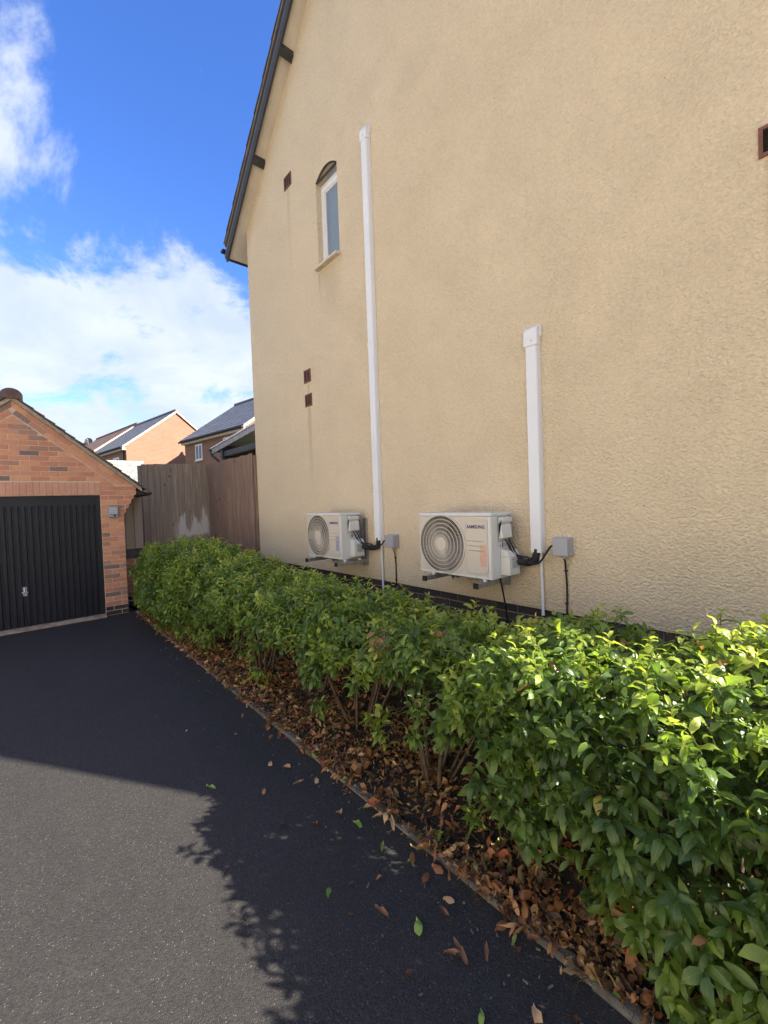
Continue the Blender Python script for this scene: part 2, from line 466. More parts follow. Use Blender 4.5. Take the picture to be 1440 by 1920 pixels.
def m_leaf(stops, transl, rough=0.36):
    def fn(t, p, out):
        tint = t.node('ShaderNodeAttribute', {'attribute_name': 'tint'}).outputs['Fac']
        uv = t.node('ShaderNodeUVMap').outputs[0]
        sep = t.node('ShaderNodeSeparateXYZ'); t.l.new(uv, sep.inputs[0])
        co = worldpos(t)
        n = t.noise(co, 45, 4, 0.6)
        tt = t.math('ADD', tint, t.math('MULTIPLY', t.math('SUBTRACT', n, 0.5), 0.10))
        c = t.ramp(tt, stops)
        du = t.math('ABSOLUTE', t.math('SUBTRACT', sep.outputs[0], 0.5))
        mid = t.maprange(du, 0.015, 0.055, 0.5, 0.0)
        # side veins slanting away from the midrib
        vv = t.math('SINE', t.math('ADD', t.math('MULTIPLY', sep.outputs[1], 48.0), t.math('MULTIPLY', du, -34.0)))
        vein = t.maprange(vv, 0.75, 1.0, 0.0, 0.16)
        c2 = t.mix(t.math('MAXIMUM', mid, vein), c, t.mix(0.6, c, (0.32, 0.36, 0.10)))
        back = t.node('ShaderNodeNewGeometry').outputs['Backfacing']
        c3 = t.mix(t.math('MULTIPLY', back, 0.4), c2, (0.16, 0.20, 0.075))
        t.put(p.inputs['Base Color'], c3)
        t.put(p.inputs['Roughness'], t.math('ADD', rough, t.math('MULTIPLY', back, 0.25)))
        p.inputs['Specular IOR Level'].default_value = 0.5
        bump(t, p, t.math('ADD', t.math('MULTIPLY', vv, 0.25), t.math('MULTIPLY', n, 0.8)), 0.25, 0.003)
        tr = t.node('ShaderNodeBsdfTranslucent')
        ct = t.mix(1.0, c2, (1.9, 2.0, 0.8), 'MULTIPLY')
        t.put(tr.inputs[0], ct)
        mx = t.node('ShaderNodeMixShader', None, {0: transl})
        t.l.new(p.outputs[0], mx.inputs[1]); t.l.new(tr.outputs[0], mx.inputs[2])
        t.l.new(mx.outputs[0], out.inputs[0])
    return fn


GREENS = [(0.0, (0.032, 0.066, 0.018)), (0.3, (0.090, 0.158, 0.034)), (0.55, (0.195, 0.275, 0.046)), (0.74, (0.33, 0.41, 0.060)), (0.84, (0.43, 0.46, 0.085)), (0.90, (0.44, 0.30, 0.11)), (0.96, (0.35, 0.16, 0.065)), (1.0, (0.20, 0.09, 0.04))]
BROWNS = [(0.0, (0.085, 0.040, 0.024)), (0.25, (0.20, 0.080, 0.034)), (0.45, (0.40, 0.145, 0.045)), (0.62, (0.50, 0.26, 0.10)), (0.78, (0.58, 0.40, 0.20)), (0.86, (0.44, 0.085, 0.035)), (0.93, (0.20, 0.26, 0.05)), (1.0, (0.28, 0.42, 0.07))]
material('leaf', m_leaf(GREENS, 0.40, 0.30))
material('dead_leaf', m_leaf(BROWNS, 0.14, 0.55))

# ------------------------------------------------------------------ mesh helpers


class MB:
    def __init__(s): s.v = []; s.f = []; s.m = []; s.sm = False

    def poly(s, pts, mi=0):
        b = len(s.v); s.v += [tuple(p) for p in pts]; s.f.append(tuple(range(b, b + len(pts)))); s.m.append(mi)

    def box(s, x0, x1, y0, y1, z0, z1, mi=0):
        b = len(s.v)
        s.v += [(x0, y0, z0), (x1, y0, z0), (x1, y1, z0), (x0, y1, z0), (x0, y0, z1), (x1, y0, z1), (x1, y1, z1), (x0, y1, z1)]
        for q in ((0, 3, 2, 1), (4, 5, 6, 7), (0, 1, 5, 4), (1, 2, 6, 5), (2, 3, 7, 6), (3, 0, 4, 7)):
            s.f.append(tuple(b + i for i in q)); s.m.append(mi)
        return s

    def prism(s, pts, vec, mi=0):
        """closed prism: polygon pts swept along vec"""
        n = len(pts); b = len(s.v); vec = Vector(vec)
        s.v += [tuple(p) for p in pts] + [tuple(Vector(p) + vec) for p in pts]
        s.f.append(tuple(reversed(range(b, b + n)))); s.f.append(tuple(range(b + n, b + 2 * n))); s.m += [mi, mi]
        for i in range(n):
            j = (i + 1) % n
            s.f.append((b + i, b + j, b + n + j, b + n + i)); s.m.append(mi)
        return s

    def tube(s, pts, rad, seg=8, caps=True, mi=0):
        pts = [Vector(p) for p in pts]
        rads = rad if isinstance(rad, (list, tuple)) else [rad] * len(pts)
        b = len(s.v); prev = None
        for i, p in enumerate(pts):
            d = (pts[min(i + 1, len(pts) - 1)] - pts[max(i - 1, 0)]).normalized()
            ref = prev if prev is not None else (Vector((0, 0, 1)) if abs(d.z) < 0.9 else Vector((1, 0, 0)))
            x = d.cross(ref).normalized() if prev is None else (ref - d * ref.dot(d)).normalized()
            prev = x
            y = d.cross(x)
            for k in range(seg):
                a = 2 * math.pi * k / seg
                s.v.append(tuple(p + (x * math.cos(a) + y * math.sin(a)) * rads[i]))
        for i in range(len(pts) - 1):
            for k in range(seg):
                k2 = (k + 1) % seg
                s.f.append((b + i * seg + k, b + i * seg + k2, b + (i + 1) * seg + k2, b + (i + 1) * seg + k)); s.m.append(mi)
        if caps:
            s.f.append(tuple(reversed(range(b, b + seg)))); s.f.append(tuple(range(b + (len(pts) - 1) * seg, b + len(pts) * seg))); s.m += [mi, mi]
        return s

    def holed(s, outer, holes, to3, mi=0):
        """planar face with holes; outer and holes are 2-D loops, to3 maps 2-D to 3-D"""
        loops = [[Vector((p[0], p[1], 0)) for p in lp] for lp in [outer] + holes]
        tris = tessellate_polygon(loops)
        flat = [p for lp in loops for p in lp]
        b = len(s.v)
        s.v += [tuple(to3(p.x, p.y)) for p in flat]
        for tr in tris:
            s.f.append((b + tr[0], b + tr[1], b + tr[2])); s.m.append(mi)
        return s

    def band(s, loop2, toA, toB, mi=0):
        n = len(loop2); b = len(s.v)
        s.v += [tuple(toA(*p)) for p in loop2] + [tuple(toB(*p)) for p in loop2]
        for i in range(n):
            j = (i + 1) % n
            s.f.append((b + i, b + j, b + n + j, b + n + i)); s.m.append(mi)
        return s

    def mesh(s, name, mats, smooth=False, fix=True):
        me = bpy.data.meshes.new(name)
        me.from_pydata(s.v, [], s.f)
        for m in (mats if isinstance(mats, (list, tuple)) else [mats]): me.materials.append(MATS[m])
        if len(me.materials) > 1: me.polygons.foreach_set('material_index', s.m)
        if fix:
            bm = bmesh.new(); bm.from_mesh(me); bmesh.ops.recalc_face_normals(bm, faces=bm.faces); bm.to_mesh(me); bm.free()
        if smooth: me.polygons.foreach_set('use_smooth', [True] * len(me.polygons))
        me.update()
        return me

    def build(s, name, mats, parent=None, smooth=False, bevel=0.0, fix=True):
        o = link(name, s.mesh(name, mats, smooth, fix), parent)
        if bevel:
            md = o.modifiers.new('bevel', 'BEVEL'); md.width = bevel; md.segments = 2; md.limit_method = 'ANGLE'; md.angle_limit = R(35)
        return o


def link(name, data, parent=None, matrix=None):
    o = bpy.data.objects.new(name, data); COL.objects.link(o)
    if parent is not None: o.parent = parent; o.matrix_parent_inverse = PINV.get(parent.name, Matrix.Identity(4))
    if matrix is not None: o.matrix_basis = matrix
    return o


PINV = {}


def tag(o, label, cat=None, group=None, kind=None):
    if label: o['label'] = label
    if cat: o['category'] = cat
    if group: o['group'] = group
    if kind: o['kind'] = kind
    return o


def thing(name, label, cat, loc=(0, 0, 0), group=None, rotz=0.0):
    """Empty at the thing's base; its parts are given in world coordinates"""
    o = bpy.data.objects.new(name, None); COL.objects.link(o)
    o.empty_display_size = 0.1
    m = Matrix.Translation(loc) @ Matrix.Rotation(rotz, 4, 'Z')
    o.matrix_world = m
    PINV[o.name] = m.inverted()
    return tag(o, label, cat, group)


def rect(x0, x1, y0, y1): return [(x0, y0), (x1, y0), (x1, y1), (x0, y1)]


def circle(cx, cy, r, n=48): return [(cx + r * math.cos(2 * math.pi * i / n), cy + r * math.sin(2 * math.pi * i / n)) for i in range(n)]


def rrect(x0, x1, y0, y1, r, n=5):
    pts = []
    for cx, cy, a0 in ((x1 - r, y1 - r, 0), (x0 + r, y1 - r, 90), (x0 + r, y0 + r, 180), (x1 - r, y0 + r, 270)):
        for i in range(n + 1):
            a = R(a0 + 90 * i / n); pts.append((cx + r * math.cos(a), cy + r * math.sin(a)))
    return pts


def clip_poly(pts, fn):
    """keep the part where fn(p) >= 0 (linear fn)"""
    out = []
    for i in range(len(pts)):
        a, b = pts[i], pts[(i + 1) % len(pts)]
        fa, fb = fn(a), fn(b)
        if fa >= 0: out.append(a)
        if (fa >= 0) != (fb >= 0):
            t = fa / (fa - fb); out.append((a[0] + (b[0] - a[0]) * t, a[1] + (b[1] - a[1]) * t))
    return out


def area2(p):
    return abs(sum(p[i][0] * p[(i + 1) % len(p)][1] - p[(i + 1) % len(p)][0] * p[i][1] for i in range(len(p)))) / 2


BRICK_CACHE = {}


def brick_mesh(w, h, d, mat):
    """brick with chamfered front, local origin at front lower left; face towards -y"""
    key = (round(w, 3), round(h, 3), round(d, 3), mat)
    if key in BRICK_CACHE: return BRICK_CACHE[key]
    c = 0.004
    v = []
    for y, i in ((d, 0), (c, 0), (0, c)):
        v += [(i, y, i), (w - i, y, i), (w - i, y, h - i), (i, y, h - i)]
    f = [(8, 9, 10, 11)]
    for k in range(4):
        j = (k + 1) % 4
        f += [(k, j, 4 + j, 4 + k), (4 + k, 4 + j, 8 + j, 8 + k)]
    mb = MB(); mb.v = v; mb.f = f; mb.m = [0] * len(f)
    BRICK_CACHE[key] = mb.mesh('brick', mat)
    return BRICK_CACHE[key]


def put_brick(parent, mat, pos, w=0.215, h=0.065, d=0.02, rot=None, name='brick'):
    m = Matrix.Translation(pos)
    if rot is not None: m = m @ rot
    o = link(name, brick_mesh(w, h, d, mat), parent)
    o.matrix_basis = m
    return o


# ------------------------------------------------------------------ the setting
WALL_X = 3.30          # face of the rendered gable wall
KERB_X = 1.43
BED_X = 1.48
HOUSE_Y0, HOUSE_Y1 = -1.35, 7.25
GAR_Y = 8.10

mb = MB(); mb.poly([(-600, -600, -0.06), (600, -600, -0.06), (600, 600, -0.06), (-600, 600, -0.06)])
tag(mb.build('ground', 'ground'), None, kind='structure')

mb = MB(); NX, NY = 40, 80
X0, X1, Y0, Y1 = -1.36, KERB_X, -9.0, GAR_Y + 0.3
for j in range(NY + 1):
    for i in range(NX + 1):
        x = X0 + (X1 - X0) * i / NX; y = Y0 + (Y1 - Y0) * j / NY
        mb.v.append((x, y, 0.006 * mnoise.noise(Vector((x * 0.8, y * 0.8, 3))) - 0.004))
for j in range(NY):
    for i in range(NX):
        a = j * (NX + 1) + i; mb.f.append((a, a + 1, a + NX + 2, a + NX + 1)); mb.m.append(0)
tag(mb.build('driveway', 'asphalt', smooth=True), None, kind='structure')

mb = MB(); NX, NY = 36, 190
X0, X1, Y0, Y1 = BED_X, WALL_X + 0.03, -3.0, 9.6
for j in range(NY + 1):
    for i in range(NX + 1):
        x = X0 + (X1 - X0) * i / NX; y = Y0 + (Y1 - Y0) * j / NY
        q = mnoise.fractal(Vector((x * 5, y * 5, 1)), 1.0, 2.0, 4)
        mb.v.append((x, y, 0.012 + 0.02 * q + 0.05 * min(1, (x - BED_X) / 0.5)))
for j in range(NY):
    for i in range(NX):
        a = j * (NX + 1) + i; mb.f.append((a, a + 1, a + NX + 2, a + NX + 1)); mb.m.append(0)
tag(mb.build('planting_bed', 'soil', smooth=True), None, kind='structure')

mb = MB(); mb.poly([(-7.6, -14, 0.0), (-1.42, -14, 0.0), (-1.42, 14, 0.0), (-7.6, 14, 0.0)])  # unseen pale paving, added to throw sunlight back at the wall
tag(mb.build('bounce_paving', 'paving'), None, kind='structure')
mb = MB(); mb.box(-1.42, -1.36, -9.0, GAR_Y + 0.3, -0.05, 0.015)
tag(mb.build('edging', 'concrete'), None, kind='structure')

kerb = MB(); kerb.box(KERB_X, BED_X, -3.0, GAR_Y - 0.02, -0.05, 0.004)
kerb = tag(kerb.build('kerb', 'mortar_grey'), None, kind='structure')
y = -3.0; k = 0
while y < GAR_Y - 0.1:
    ln = min(0.91, GAR_Y - 0.03 - y)
    m = MB(); c = 0.008; dz = 0.006 * math.sin(k * 2.3); dx = 0.004 * math.sin(k * 1.7)
    m.prism([(KERB_X - 0.004 + dx, y + 0.004, -0.05), (BED_X + 0.004 + dx, y + 0.004, -0.05), (BED_X + 0.004 + dx, y + 0.004, 0.014 + dz - c), (BED_X - 0.006 + dx, y + 0.004, 0.014 + dz), (KERB_X + 0.008 + dx, y + 0.004, 0.014 + dz), (KERB_X - 0.004 + dx, y + 0.004, 0.014 + dz - c)], (0, ln - 0.008, 0))
    m.build('edging_stone', 'kerb_stone', kerb, bevel=0.006)
    y += ln; k += 1

# ------------------------------------------------------------------ the rendered house
ROOF_T = 0.905
APEX_Y = (HOUSE_Y0 + HOUSE_Y1) / 2
WALL_EAVE = 6.56                                   # soffit line on the wall at the corner
APEX_Z = WALL_EAVE + (HOUSE_Y1 - APEX_Y) * ROOF_T
HX1 = WALL_X + 6.0
PLINTH_Z = 0.743


def slope_z(y, off=0.0): return APEX_Z - abs(y - APEX_Y) * ROOF_T + off


house = thing('house', 'tall cream rendered gable house with dark verge beside the hedge', 'house', (WALL_X + 3, APEX_Y, 0))
WIN = (4.485, 4.985, 4.93, 6.085, 6.19)            # y0, y1, sill z, springing z, crown z


def arch_loop():
    y0, y1, z0, zs, zc = WIN
    pts = [(y0, z0), (y1, z0), (y1, zs)]
    for i in range(1, 10):
        tt = i / 10; yy = y1 + (y0 - y1) * tt
        pts.append((yy, zs + (zc - zs) * (1 - (2 * tt - 1) ** 2)))
    pts.append((y0, zs))
    return pts


outer = [(HOUSE_Y0, PLINTH_Z), (HOUSE_Y1, PLINTH_Z), (HOUSE_Y1, WALL_EAVE), (APEX_Y, APEX_Z), (HOUSE_Y0, WALL_EAVE)]
mb = MB()
mb.holed(outer, [arch_loop()], lambda y, z: (WALL_X, y, z))
mb.band(arch_loop(), lambda y, z: (WALL_X, y, z), lambda y, z: (WALL_X + 0.16, y, z))
mb.poly([(WALL_X, HOUSE_Y0, PLINTH_Z), (WALL_X, HOUSE_Y1, PLINTH_Z), (WALL_X + 0.03, HOUSE_Y1, PLINTH_Z), (WALL_X + 0.03, HOUSE_Y0, PLINTH_Z)])
# side walls and back gable
mb.poly([(WALL_X, HOUSE_Y1, PLINTH_Z), (HX1, HOUSE_Y1, PLINTH_Z), (HX1, HOUSE_Y1, WALL_EAVE), (WALL_X, HOUSE_Y1, WALL_EAVE)])
mb.poly([(WALL_X, HOUSE_Y0, PLINTH_Z), (HX1, HOUSE_Y0, PLINTH_Z), (HX1, HOUSE_Y0, WALL_EAVE), (WALL_X, HOUSE_Y0, WALL_EAVE)])
mb.poly([(HX1, y, z) for y, z in outer])
mb.build('wall', 'render', house)
# dark brick plinth set back under the bell of the render
mb = MB(); mb.box(WALL_X + 0.028, HX1 - 0.03, HOUSE_Y0 + 0.02, HOUSE_Y1 - 0.028, -0.2, PLINTH_Z + 0.01)
plinth = mb.build('plinth', 'mortar_grey', house)
PR = Matrix.Rotation(R(-90), 4, 'Z')               # face -y  ->  face -x
for c in range(5):
    z = PLINTH_Z - 0.008 - (c + 1) * 0.075 + 0.010
    yy = HOUSE_Y1 - 0.02 - (0.1125 if c % 2 else 0)
    if c % 2: put_brick(plinth, 'brick_blue', (WALL_X + 0.018, HOUSE_Y1 - 0.02, z), w=0.1025, rot=PR)
    while yy > HOUSE_Y0 + 0.2:
        put_brick(plinth, 'brick_blue', (WALL_X + 0.018 + random.uniform(-0.002, 0.002), yy, z + random.uniform(-0.0015, 0.0015)), rot=PR)
        yy -= 0.225

# window: frame, sash, pane, head panel, sill
win = MB()
y0, y1, z0, zs, zc = WIN
XF = WALL_X + 0.085
FB, FT = z0 + 0.03, zs - 0.045
win.holed(rect(y0, y1, FB, FT), [rect(y0 + 0.062, y1 - 0.062, FB + 0.062, FT - 0.062)], lambda y, z: (XF, y, z))
win.band(rect(y0 + 0.062, y1 - 0.062, FB + 0.062, FT - 0.062), lambda y, z: (XF, y, z), lambda y, z: (XF + 0.035, y, z))
win.band(rect(y0, y1, FB, FT), lambda y, z: (XF, y, z), lambda y, z: (XF + 0.06, y, z))
window = win.build('window', 'upvc', house)
m = MB(); m.holed(rect(y0 + 0.05, y1 - 0.05, FB + 0.05, FT - 0.05), [rect(y0 + 0.085, y1 - 0.085, FB + 0.085, FT - 0.085)], lambda y, z: (XF + 0.012, y, z))
m.band(rect(y0 + 0.085, y1 - 0.085, FB + 0.085, FT - 0.085), lambda y, z: (XF + 0.012, y, z), lambda y, z: (XF + 0.03, y, z)); m.build('sash', 'upvc', window)
m = MB(); m.poly([(XF + 0.026, y, z) for y, z in rect(y0 + 0.06, y1 - 0.06, FB + 0.06, FT - 0.06)]); m.build('pane', 'frosted_glass', window)
m = MB(); m.prism([(XF + 0.02, y, z) for y, z in [(y0, FT), (y1, FT)] + [p for p in arch_loop() if p[1] >= zs]], (0.03, 0, 0)); m.build('head_panel', 'lamp_grey', window)
m = MB(); m.box(XF - 0.012, XF + 0.03, y0 + 0.004, y1 - 0.004, FT - 0.001, FT + 0.016); m.build('head_trim', 'upvc', window)
m = MB(); m.prism([(WALL_X - 0.075, y0 - 0.02, z0 - 0.035), (WALL_X + 0.1, y0 - 0.02, z0 - 0.02), (WALL_X + 0.1, y0 - 0.02, z0 + 0.035), (WALL_X - 0.075, y0 - 0.02, z0 - 0.003)], (0, y1 - y0 + 0.04, 0)); m.build('sill', 'cream_sill', window, bevel=0.004)
m = MB()
al = [p for p in arch_loop() if p[1] >= zs]
m.band(al, lambda y, z: (WALL_X - 0.004, y, z), lambda y, z: (WALL_X + 0.02, (y - 4.735) * 0.95 + 4.735, z - 0.012)); m.build('arch_edge', 'tile_dark', window)


def air_vent(y0, y1, z0, z1, slats=3, vertical=True):
    m = MB(); XV = WALL_X - 0.012
    hole = rect(y0 + 0.02, y1 - 0.02, z0 + 0.02, z1 - 0.02)
    m.holed(rect(y0, y1, z0, z1), [hole], lambda y, z: (XV, y, z))
    m.band(rect(y0, y1, z0, z1), lambda y, z: (XV, y, z), lambda y, z: (WALL_X + 0.02, y, z))
    m.band(hole, lambda y, z: (XV, y, z), lambda y, z: (WALL_X + 0.03, y, z))
    v = m.build('air_vent', 'terracotta', house)
    h = MB(); h.box(WALL_X - 0.002, WALL_X + 0.02, y0 + 0.015, y1 - 0.015, z0 + 0.015, z1 - 0.015); h.build('dark_block', 'vent_shade', v)  # solid near-black block, the shade inside the vent given as colour
    for i in range(slats):
        s = MB()
        if vertical:
            yy = y0 + 0.02 + (y1 - y0 - 0.04) * (i + 1) / (slats + 1); s.box(XV + 0.002, WALL_X + 0.01, yy - 0.008, yy + 0.008, z0 + 0.02, z1 - 0.02)
        else:
            zz = z0 + 0.02 + (z1 - z0 - 0.04) * (i + 0.5) / slats
            s.prism([(XV + 0.001, y0 + 0.02, zz - 0.006), (XV + 0.004, y0 + 0.02, zz - 0.006), (WALL_X + 0.012, y0 + 0.02, zz + 0.006), (WALL_X + 0.009, y0 + 0.02, zz + 0.006)], (0, y1 - y0 - 0.04, 0))
        s.build('slat', 'terracotta' if vertical else 'undercloak', v)


air_vent(5.63, 5.84, 6.46, 6.65, 2)
air_vent(5.30, 5.48, 3.47, 3.655, 2)
air_vent(5.29, 5.47, 3.12, 3.30, 2)
air_vent(0.195, 0.412, 3.58, 3.75, 8, False)

# roof: decking, tiles, bargeboard, soffit, purlin ends, gutter
VX = 3.04                                           # outer edge of the tiles
EAVE_OH = 0.40
for sgn in (1, -1):
    ye = HOUSE_Y1 + EAVE_OH if sgn > 0 else HOUSE_Y0 - EAVE_OH
    m = MB(); m.prism([(VX + 0.02, APEX_Y, slope_z(APEX_Y, 0.22)), (VX + 0.02, ye, slope_z(ye, 0.22)), (VX + 0.02, ye, slope_z(ye, 0.20)), (VX + 0.02, APEX_Y, slope_z(APEX_Y, 0.20))], (HX1 + 0.24 - VX, 0, 0))
    roof = m.build('roof', 'undercloak', house)
    m = MB(); m.prism([(3.075, APEX_Y, slope_z(APEX_Y, 0.20)), (3.075, ye, slope_z(ye, 0.20)), (3.075, ye, slope_z(ye, -0.06)), (3.075, APEX_Y, slope_z(APEX_Y, -0.06))], (0.035, 0, 0)); m.build('bargeboard', 'black_board', roof)
    # moulded face of the bargeboard
    m = MB(); n = 7
    prof = [(3.075 - 0.022 * math.sin(math.pi * i / n), 0.12 - 0.155 * i / n) for i in range(n + 1)]
    for i in range(n):
        (xa, oa), (xb, ob) = prof[i], prof[i + 1]
        m.poly([(xa, APEX_Y, slope_z(APEX_Y, oa)), (xa, ye + 0.01 * sgn, slope_z(ye, oa)), (xb, ye + 0.01 * sgn, slope_z(ye, ob)), (xb, APEX_Y, slope_z(APEX_Y, ob))])
    m.poly([(x, ye + 0.01 * sgn, slope_z(ye, o)) for x, o in prof])
    m.build('verge_moulding', 'black_board', roof, smooth=False, fix=False)
    m = MB(); m.prism([(3.11, APEX_Y, slope_z(APEX_Y, 0.0)), (3.11, ye, slope_z(ye, 0.0)), (3.11, ye, slope_z(ye, 0.015)), (3.11, APEX_Y, slope_z(APEX_Y, 0.015))], (0.24, 0, 0)); m.build('soffit', 'soffit', roof)
    m = MB(); m.prism([(VX + 0.012, APEX_Y, slope_z(APEX_Y, 0.235)), (VX + 0.012, ye, slope_z(ye, 0.235)), (VX + 0.012, ye, slope_z(ye, 0.222)), (VX + 0.012, APEX_Y, slope_z(APEX_Y, 0.222))], (0.3, 0, 0)); m.build('verge_strip', 'verge_cement', roof)
    # tiles: the verge column one by one, the rest of each course as a strip
    sl_len = abs(ye - APEX_Y) * math.hypot(1, ROOF_T); g = 0.215
    cs, sn = 1 / math.hypot(1, ROOF_T), ROOF_T / math.hypot(1, ROOF_T)
    nrow = int(sl_len / g)

    def rp(s, h, x):                               # s up the slope from the eave, h off the deck
        return (x, ye - sgn * s * cs - sgn * -h * sn * 1.0, slope_z(ye, 0.235) + s * sn + h * cs)
    for r_ in range(nrow + 1):
        s0 = r_ * g; s1 = min(s0 + g * 1.15, sl_len)
        if s1 - s0 < 0.05: continue
        for (xa, xb, nm) in ((VX - 0.006 * (r_ % 2), VX + 0.16, 'roof_tile'), (VX + 0.163, HX1 + 0.25, 'tile_course')):
            if nm == 'tile_course' and sgn < 0: continue
            m = MB(); m.prism([rp(s0, 0.006, xa), rp(s0, 0.030, xa), rp(s1, 0.016, xa), rp(s1, 0.002, xa)], (xb - xa, 0, 0))
            m.build(nm, 'tile_dark', roof)
    # eave: fascia, soffit return, gutter
    m = MB(); ya, yb = sorted((HOUSE_Y1 + 0.0 if sgn > 0 else HOUSE_Y0, ye))
    zf = slope_z(ye, -0.02)
    m.box(3.12, HX1, ye - 0.012 * sgn if sgn > 0 else ye, ye if sgn > 0 else ye + 0.012, zf - 0.015, slope_z(ye, 0.2)); m.build('fascia', 'black_board', roof)
    yw = HOUSE_Y1 if sgn > 0 else HOUSE_Y0
    m = MB(); m.prism([(3.352, yw, slope_z(yw, 0.0)), (3.352, ye, slope_z(ye, 0.0)), (3.352, ye, slope_z(ye, 0.015)), (3.352, yw, slope_z(yw, 0.015))], (HX1 - 3.352, 0, 0)); m.build('eave_soffit', 'soffit', roof)
    m = MB(); pr_ = []
    for i in range(9):
        a = math.pi * i / 8; pr_.append((3.02, ye + sgn * (0.06 + 0.055 * math.cos(a)), slope_z(ye, 0.16) - 0.06 * math.sin(a)))
    m.prism(pr_, (HX1 - 3.0, 0, 0)); m.build('gutter', 'black_matt', roof)
    for yy in ((5.46, 6.46, 4.4) if sgn > 0 else (1.5, 0.45)):
        m = MB(); zz = slope_z(yy)
        m.prism([(3.11, yy - 0.035, slope_z(yy - 0.035) - 0.002), (3.11, yy + 0.035, slope_z(yy + 0.035) - 0.002), (3.11, yy + 0.035, slope_z(yy + 0.035) - 0.06), (3.11, yy - 0.035, slope_z(yy - 0.035) - 0.06)], (0.2, 0, 0)); m.build('purlin_end', 'black_board', roof)

# ------------------------------------------------------------------ the brick garage
garage = thing('garage', 'red brick garage with black ribbed door and tiled gable roof', 'garage', (0.02, GAR_Y + 2.5, 0))
GC = 0.02; DX0, DX1 = -1.0, 1.03; PX0, PX1 = -1.31, 1.345
GT = 0.83; GAP_Z = 3.335                             # brick gable top line: z = GAP_Z - GT*|x-GC|
DOOR_Z = 1.955; SOL_Z = 2.165; GDEPTH = 5.0


def edge_x(z):                                      # right hand edge of the wall, stepped out at the corbel
    st = max(0, min(5, int((z - 1.65) / 0.075) + 1)) if z > 1.64 else 0
    return PX1 + st * 0.039


def gtop(x): return GAP_Z - GT * abs(x - GC)


mb = MB()
xl = 2 * GC - 1.54; xr = 1.54
outer = [(PX0, -0.1), (DX0, -0.1), (DX0, DOOR_Z), (DX1, DOOR_Z), (DX1, -0.1), (PX1, -0.1), (PX1, 1.65), (1.38, 1.72), (1.52, 1.96), (1.535, gtop(1.535)), (GC, GAP_Z), (2 * GC - 1.535, gtop(1.535)), (2 * GC - 1.52, 1.96), (PX0, 1.65)]
YM = GAR_Y + 0.006
mb.holed(outer, [], lambda x, z: (x, YM, z))
mb.band(outer, lambda x, z: (x, YM, z), lambda x, z: (x, YM + 0.10, z))
wallg = mb.build('wall', 'mortar', garage)
mb = MB(); mb.box(PX1 - 0.11, PX1 - 0.001, YM + 0.1, GAR_Y + GDEPTH, -0.1, 2.1); mb.box(PX0 + 0.001, PX0 + 0.11, YM + 0.1, GAR_Y + GDEPTH, -0.1, 2.1)
mb.prism([(PX0, GAR_Y + GDEPTH - 0.001, -0.1), (PX1, GAR_Y + GDEPTH - 0.001, -0.1), (PX1, GAR_Y + GDEPTH - 0.001, gtop(PX1)), (GC, GAR_Y + GDEPTH - 0.001, GAP_Z), (PX0, GAR_Y + GDEPTH - 0.001, gtop(PX0))], (0, -0.1, 0))
mb.build('side_wall', 'far_brick', garage)
RAKE = 0.158                                        # depth of the two raking courses, measured square to the slope
VD = RAKE * math.hypot(1, GT)


def cut_brick(parent, poly, mat):
    """brick with a face outline poly (x,z) cut to the rake"""
    if area2(poly) < 0.0008: return
    m = MB(); m.prism([(x, GAR_Y, z) for x, z in poly], (0, 0.02, 0))
    m.build('brick', mat, parent)


for r_ in range(0, 46):
    z0_ = 0.004 + r_ * 0.075; z1_ = z0_ + 0.065
    if z0_ < DOOR_Z - 0.03:
        spans = [(DX1 + 0.002, edge_x(z0_)), (2 * GC - edge_x(z0_), DX0 - 0.002)]
    elif z0_ < SOL_Z - 0.02:
        spans = [(DX1 + 0.01, edge_x(z0_)), (2 * GC - edge_x(z0_), DX0 - 0.01)]
    else:
        spans = [(2 * GC - edge_x(z0_), edge_x(z0_))]
    for (xa, xb) in spans:
        x = xa - (0.1125 if (r_ % 2 and xb - xa > 0.6) else 0.0)
        first = True
        while x < xb - 0.03:
            w = 0.215
            if xb - xa < 0.6 and first and r_ % 2: w = 0.1025
            first = False
            p0, p1 = max(x, xa), min(x + w, xb)
            x += w + 0.010
            if p1 - p0 < 0.03: continue
            mat = 'brick_blue' if r_ < 2 else ('brick_dark' if random.random() < 0.08 else 'brick_red')
            top_l, top_r = gtop(p0) - VD - 0.012, gtop(p1) - VD - 0.012
            if z0_ > SOL_Z - 0.06 and min(top_l, top_r) < z1_ or z0_ > 2.05 and min(top_l, top_r) < z1_:
                pl = [(p0, z0_), (p1, z0_), (p1, z1_), (p0, z1_)]
                pl = clip_poly(pl, lambda q: GAP_Z - VD - 0.012 - GT * (q[0] - GC) - q[1])
                pl = clip_poly(pl, lambda q: GAP_Z - VD - 0.012 + GT * (q[0] - GC) - q[1]) if pl else pl
                if len(pl) >= 3: cut_brick(wallg, pl, mat)
            else:
                put_brick(wallg, mat, (p0, GAR_Y + random.uniform(-0.002, 0.002), z0_), w=p1 - p0)
x = DX0 + 0.004                                     # soldier course over the door
while x < DX1 - 0.03:
    put_brick(wallg, 'brick_soldier', (x, GAR_Y - 0.002, DOOR_Z + 0.004), w=0.070, h=SOL_Z - DOOR_Z - 0.012); x += 0.0755
ang = math.atan(GT)
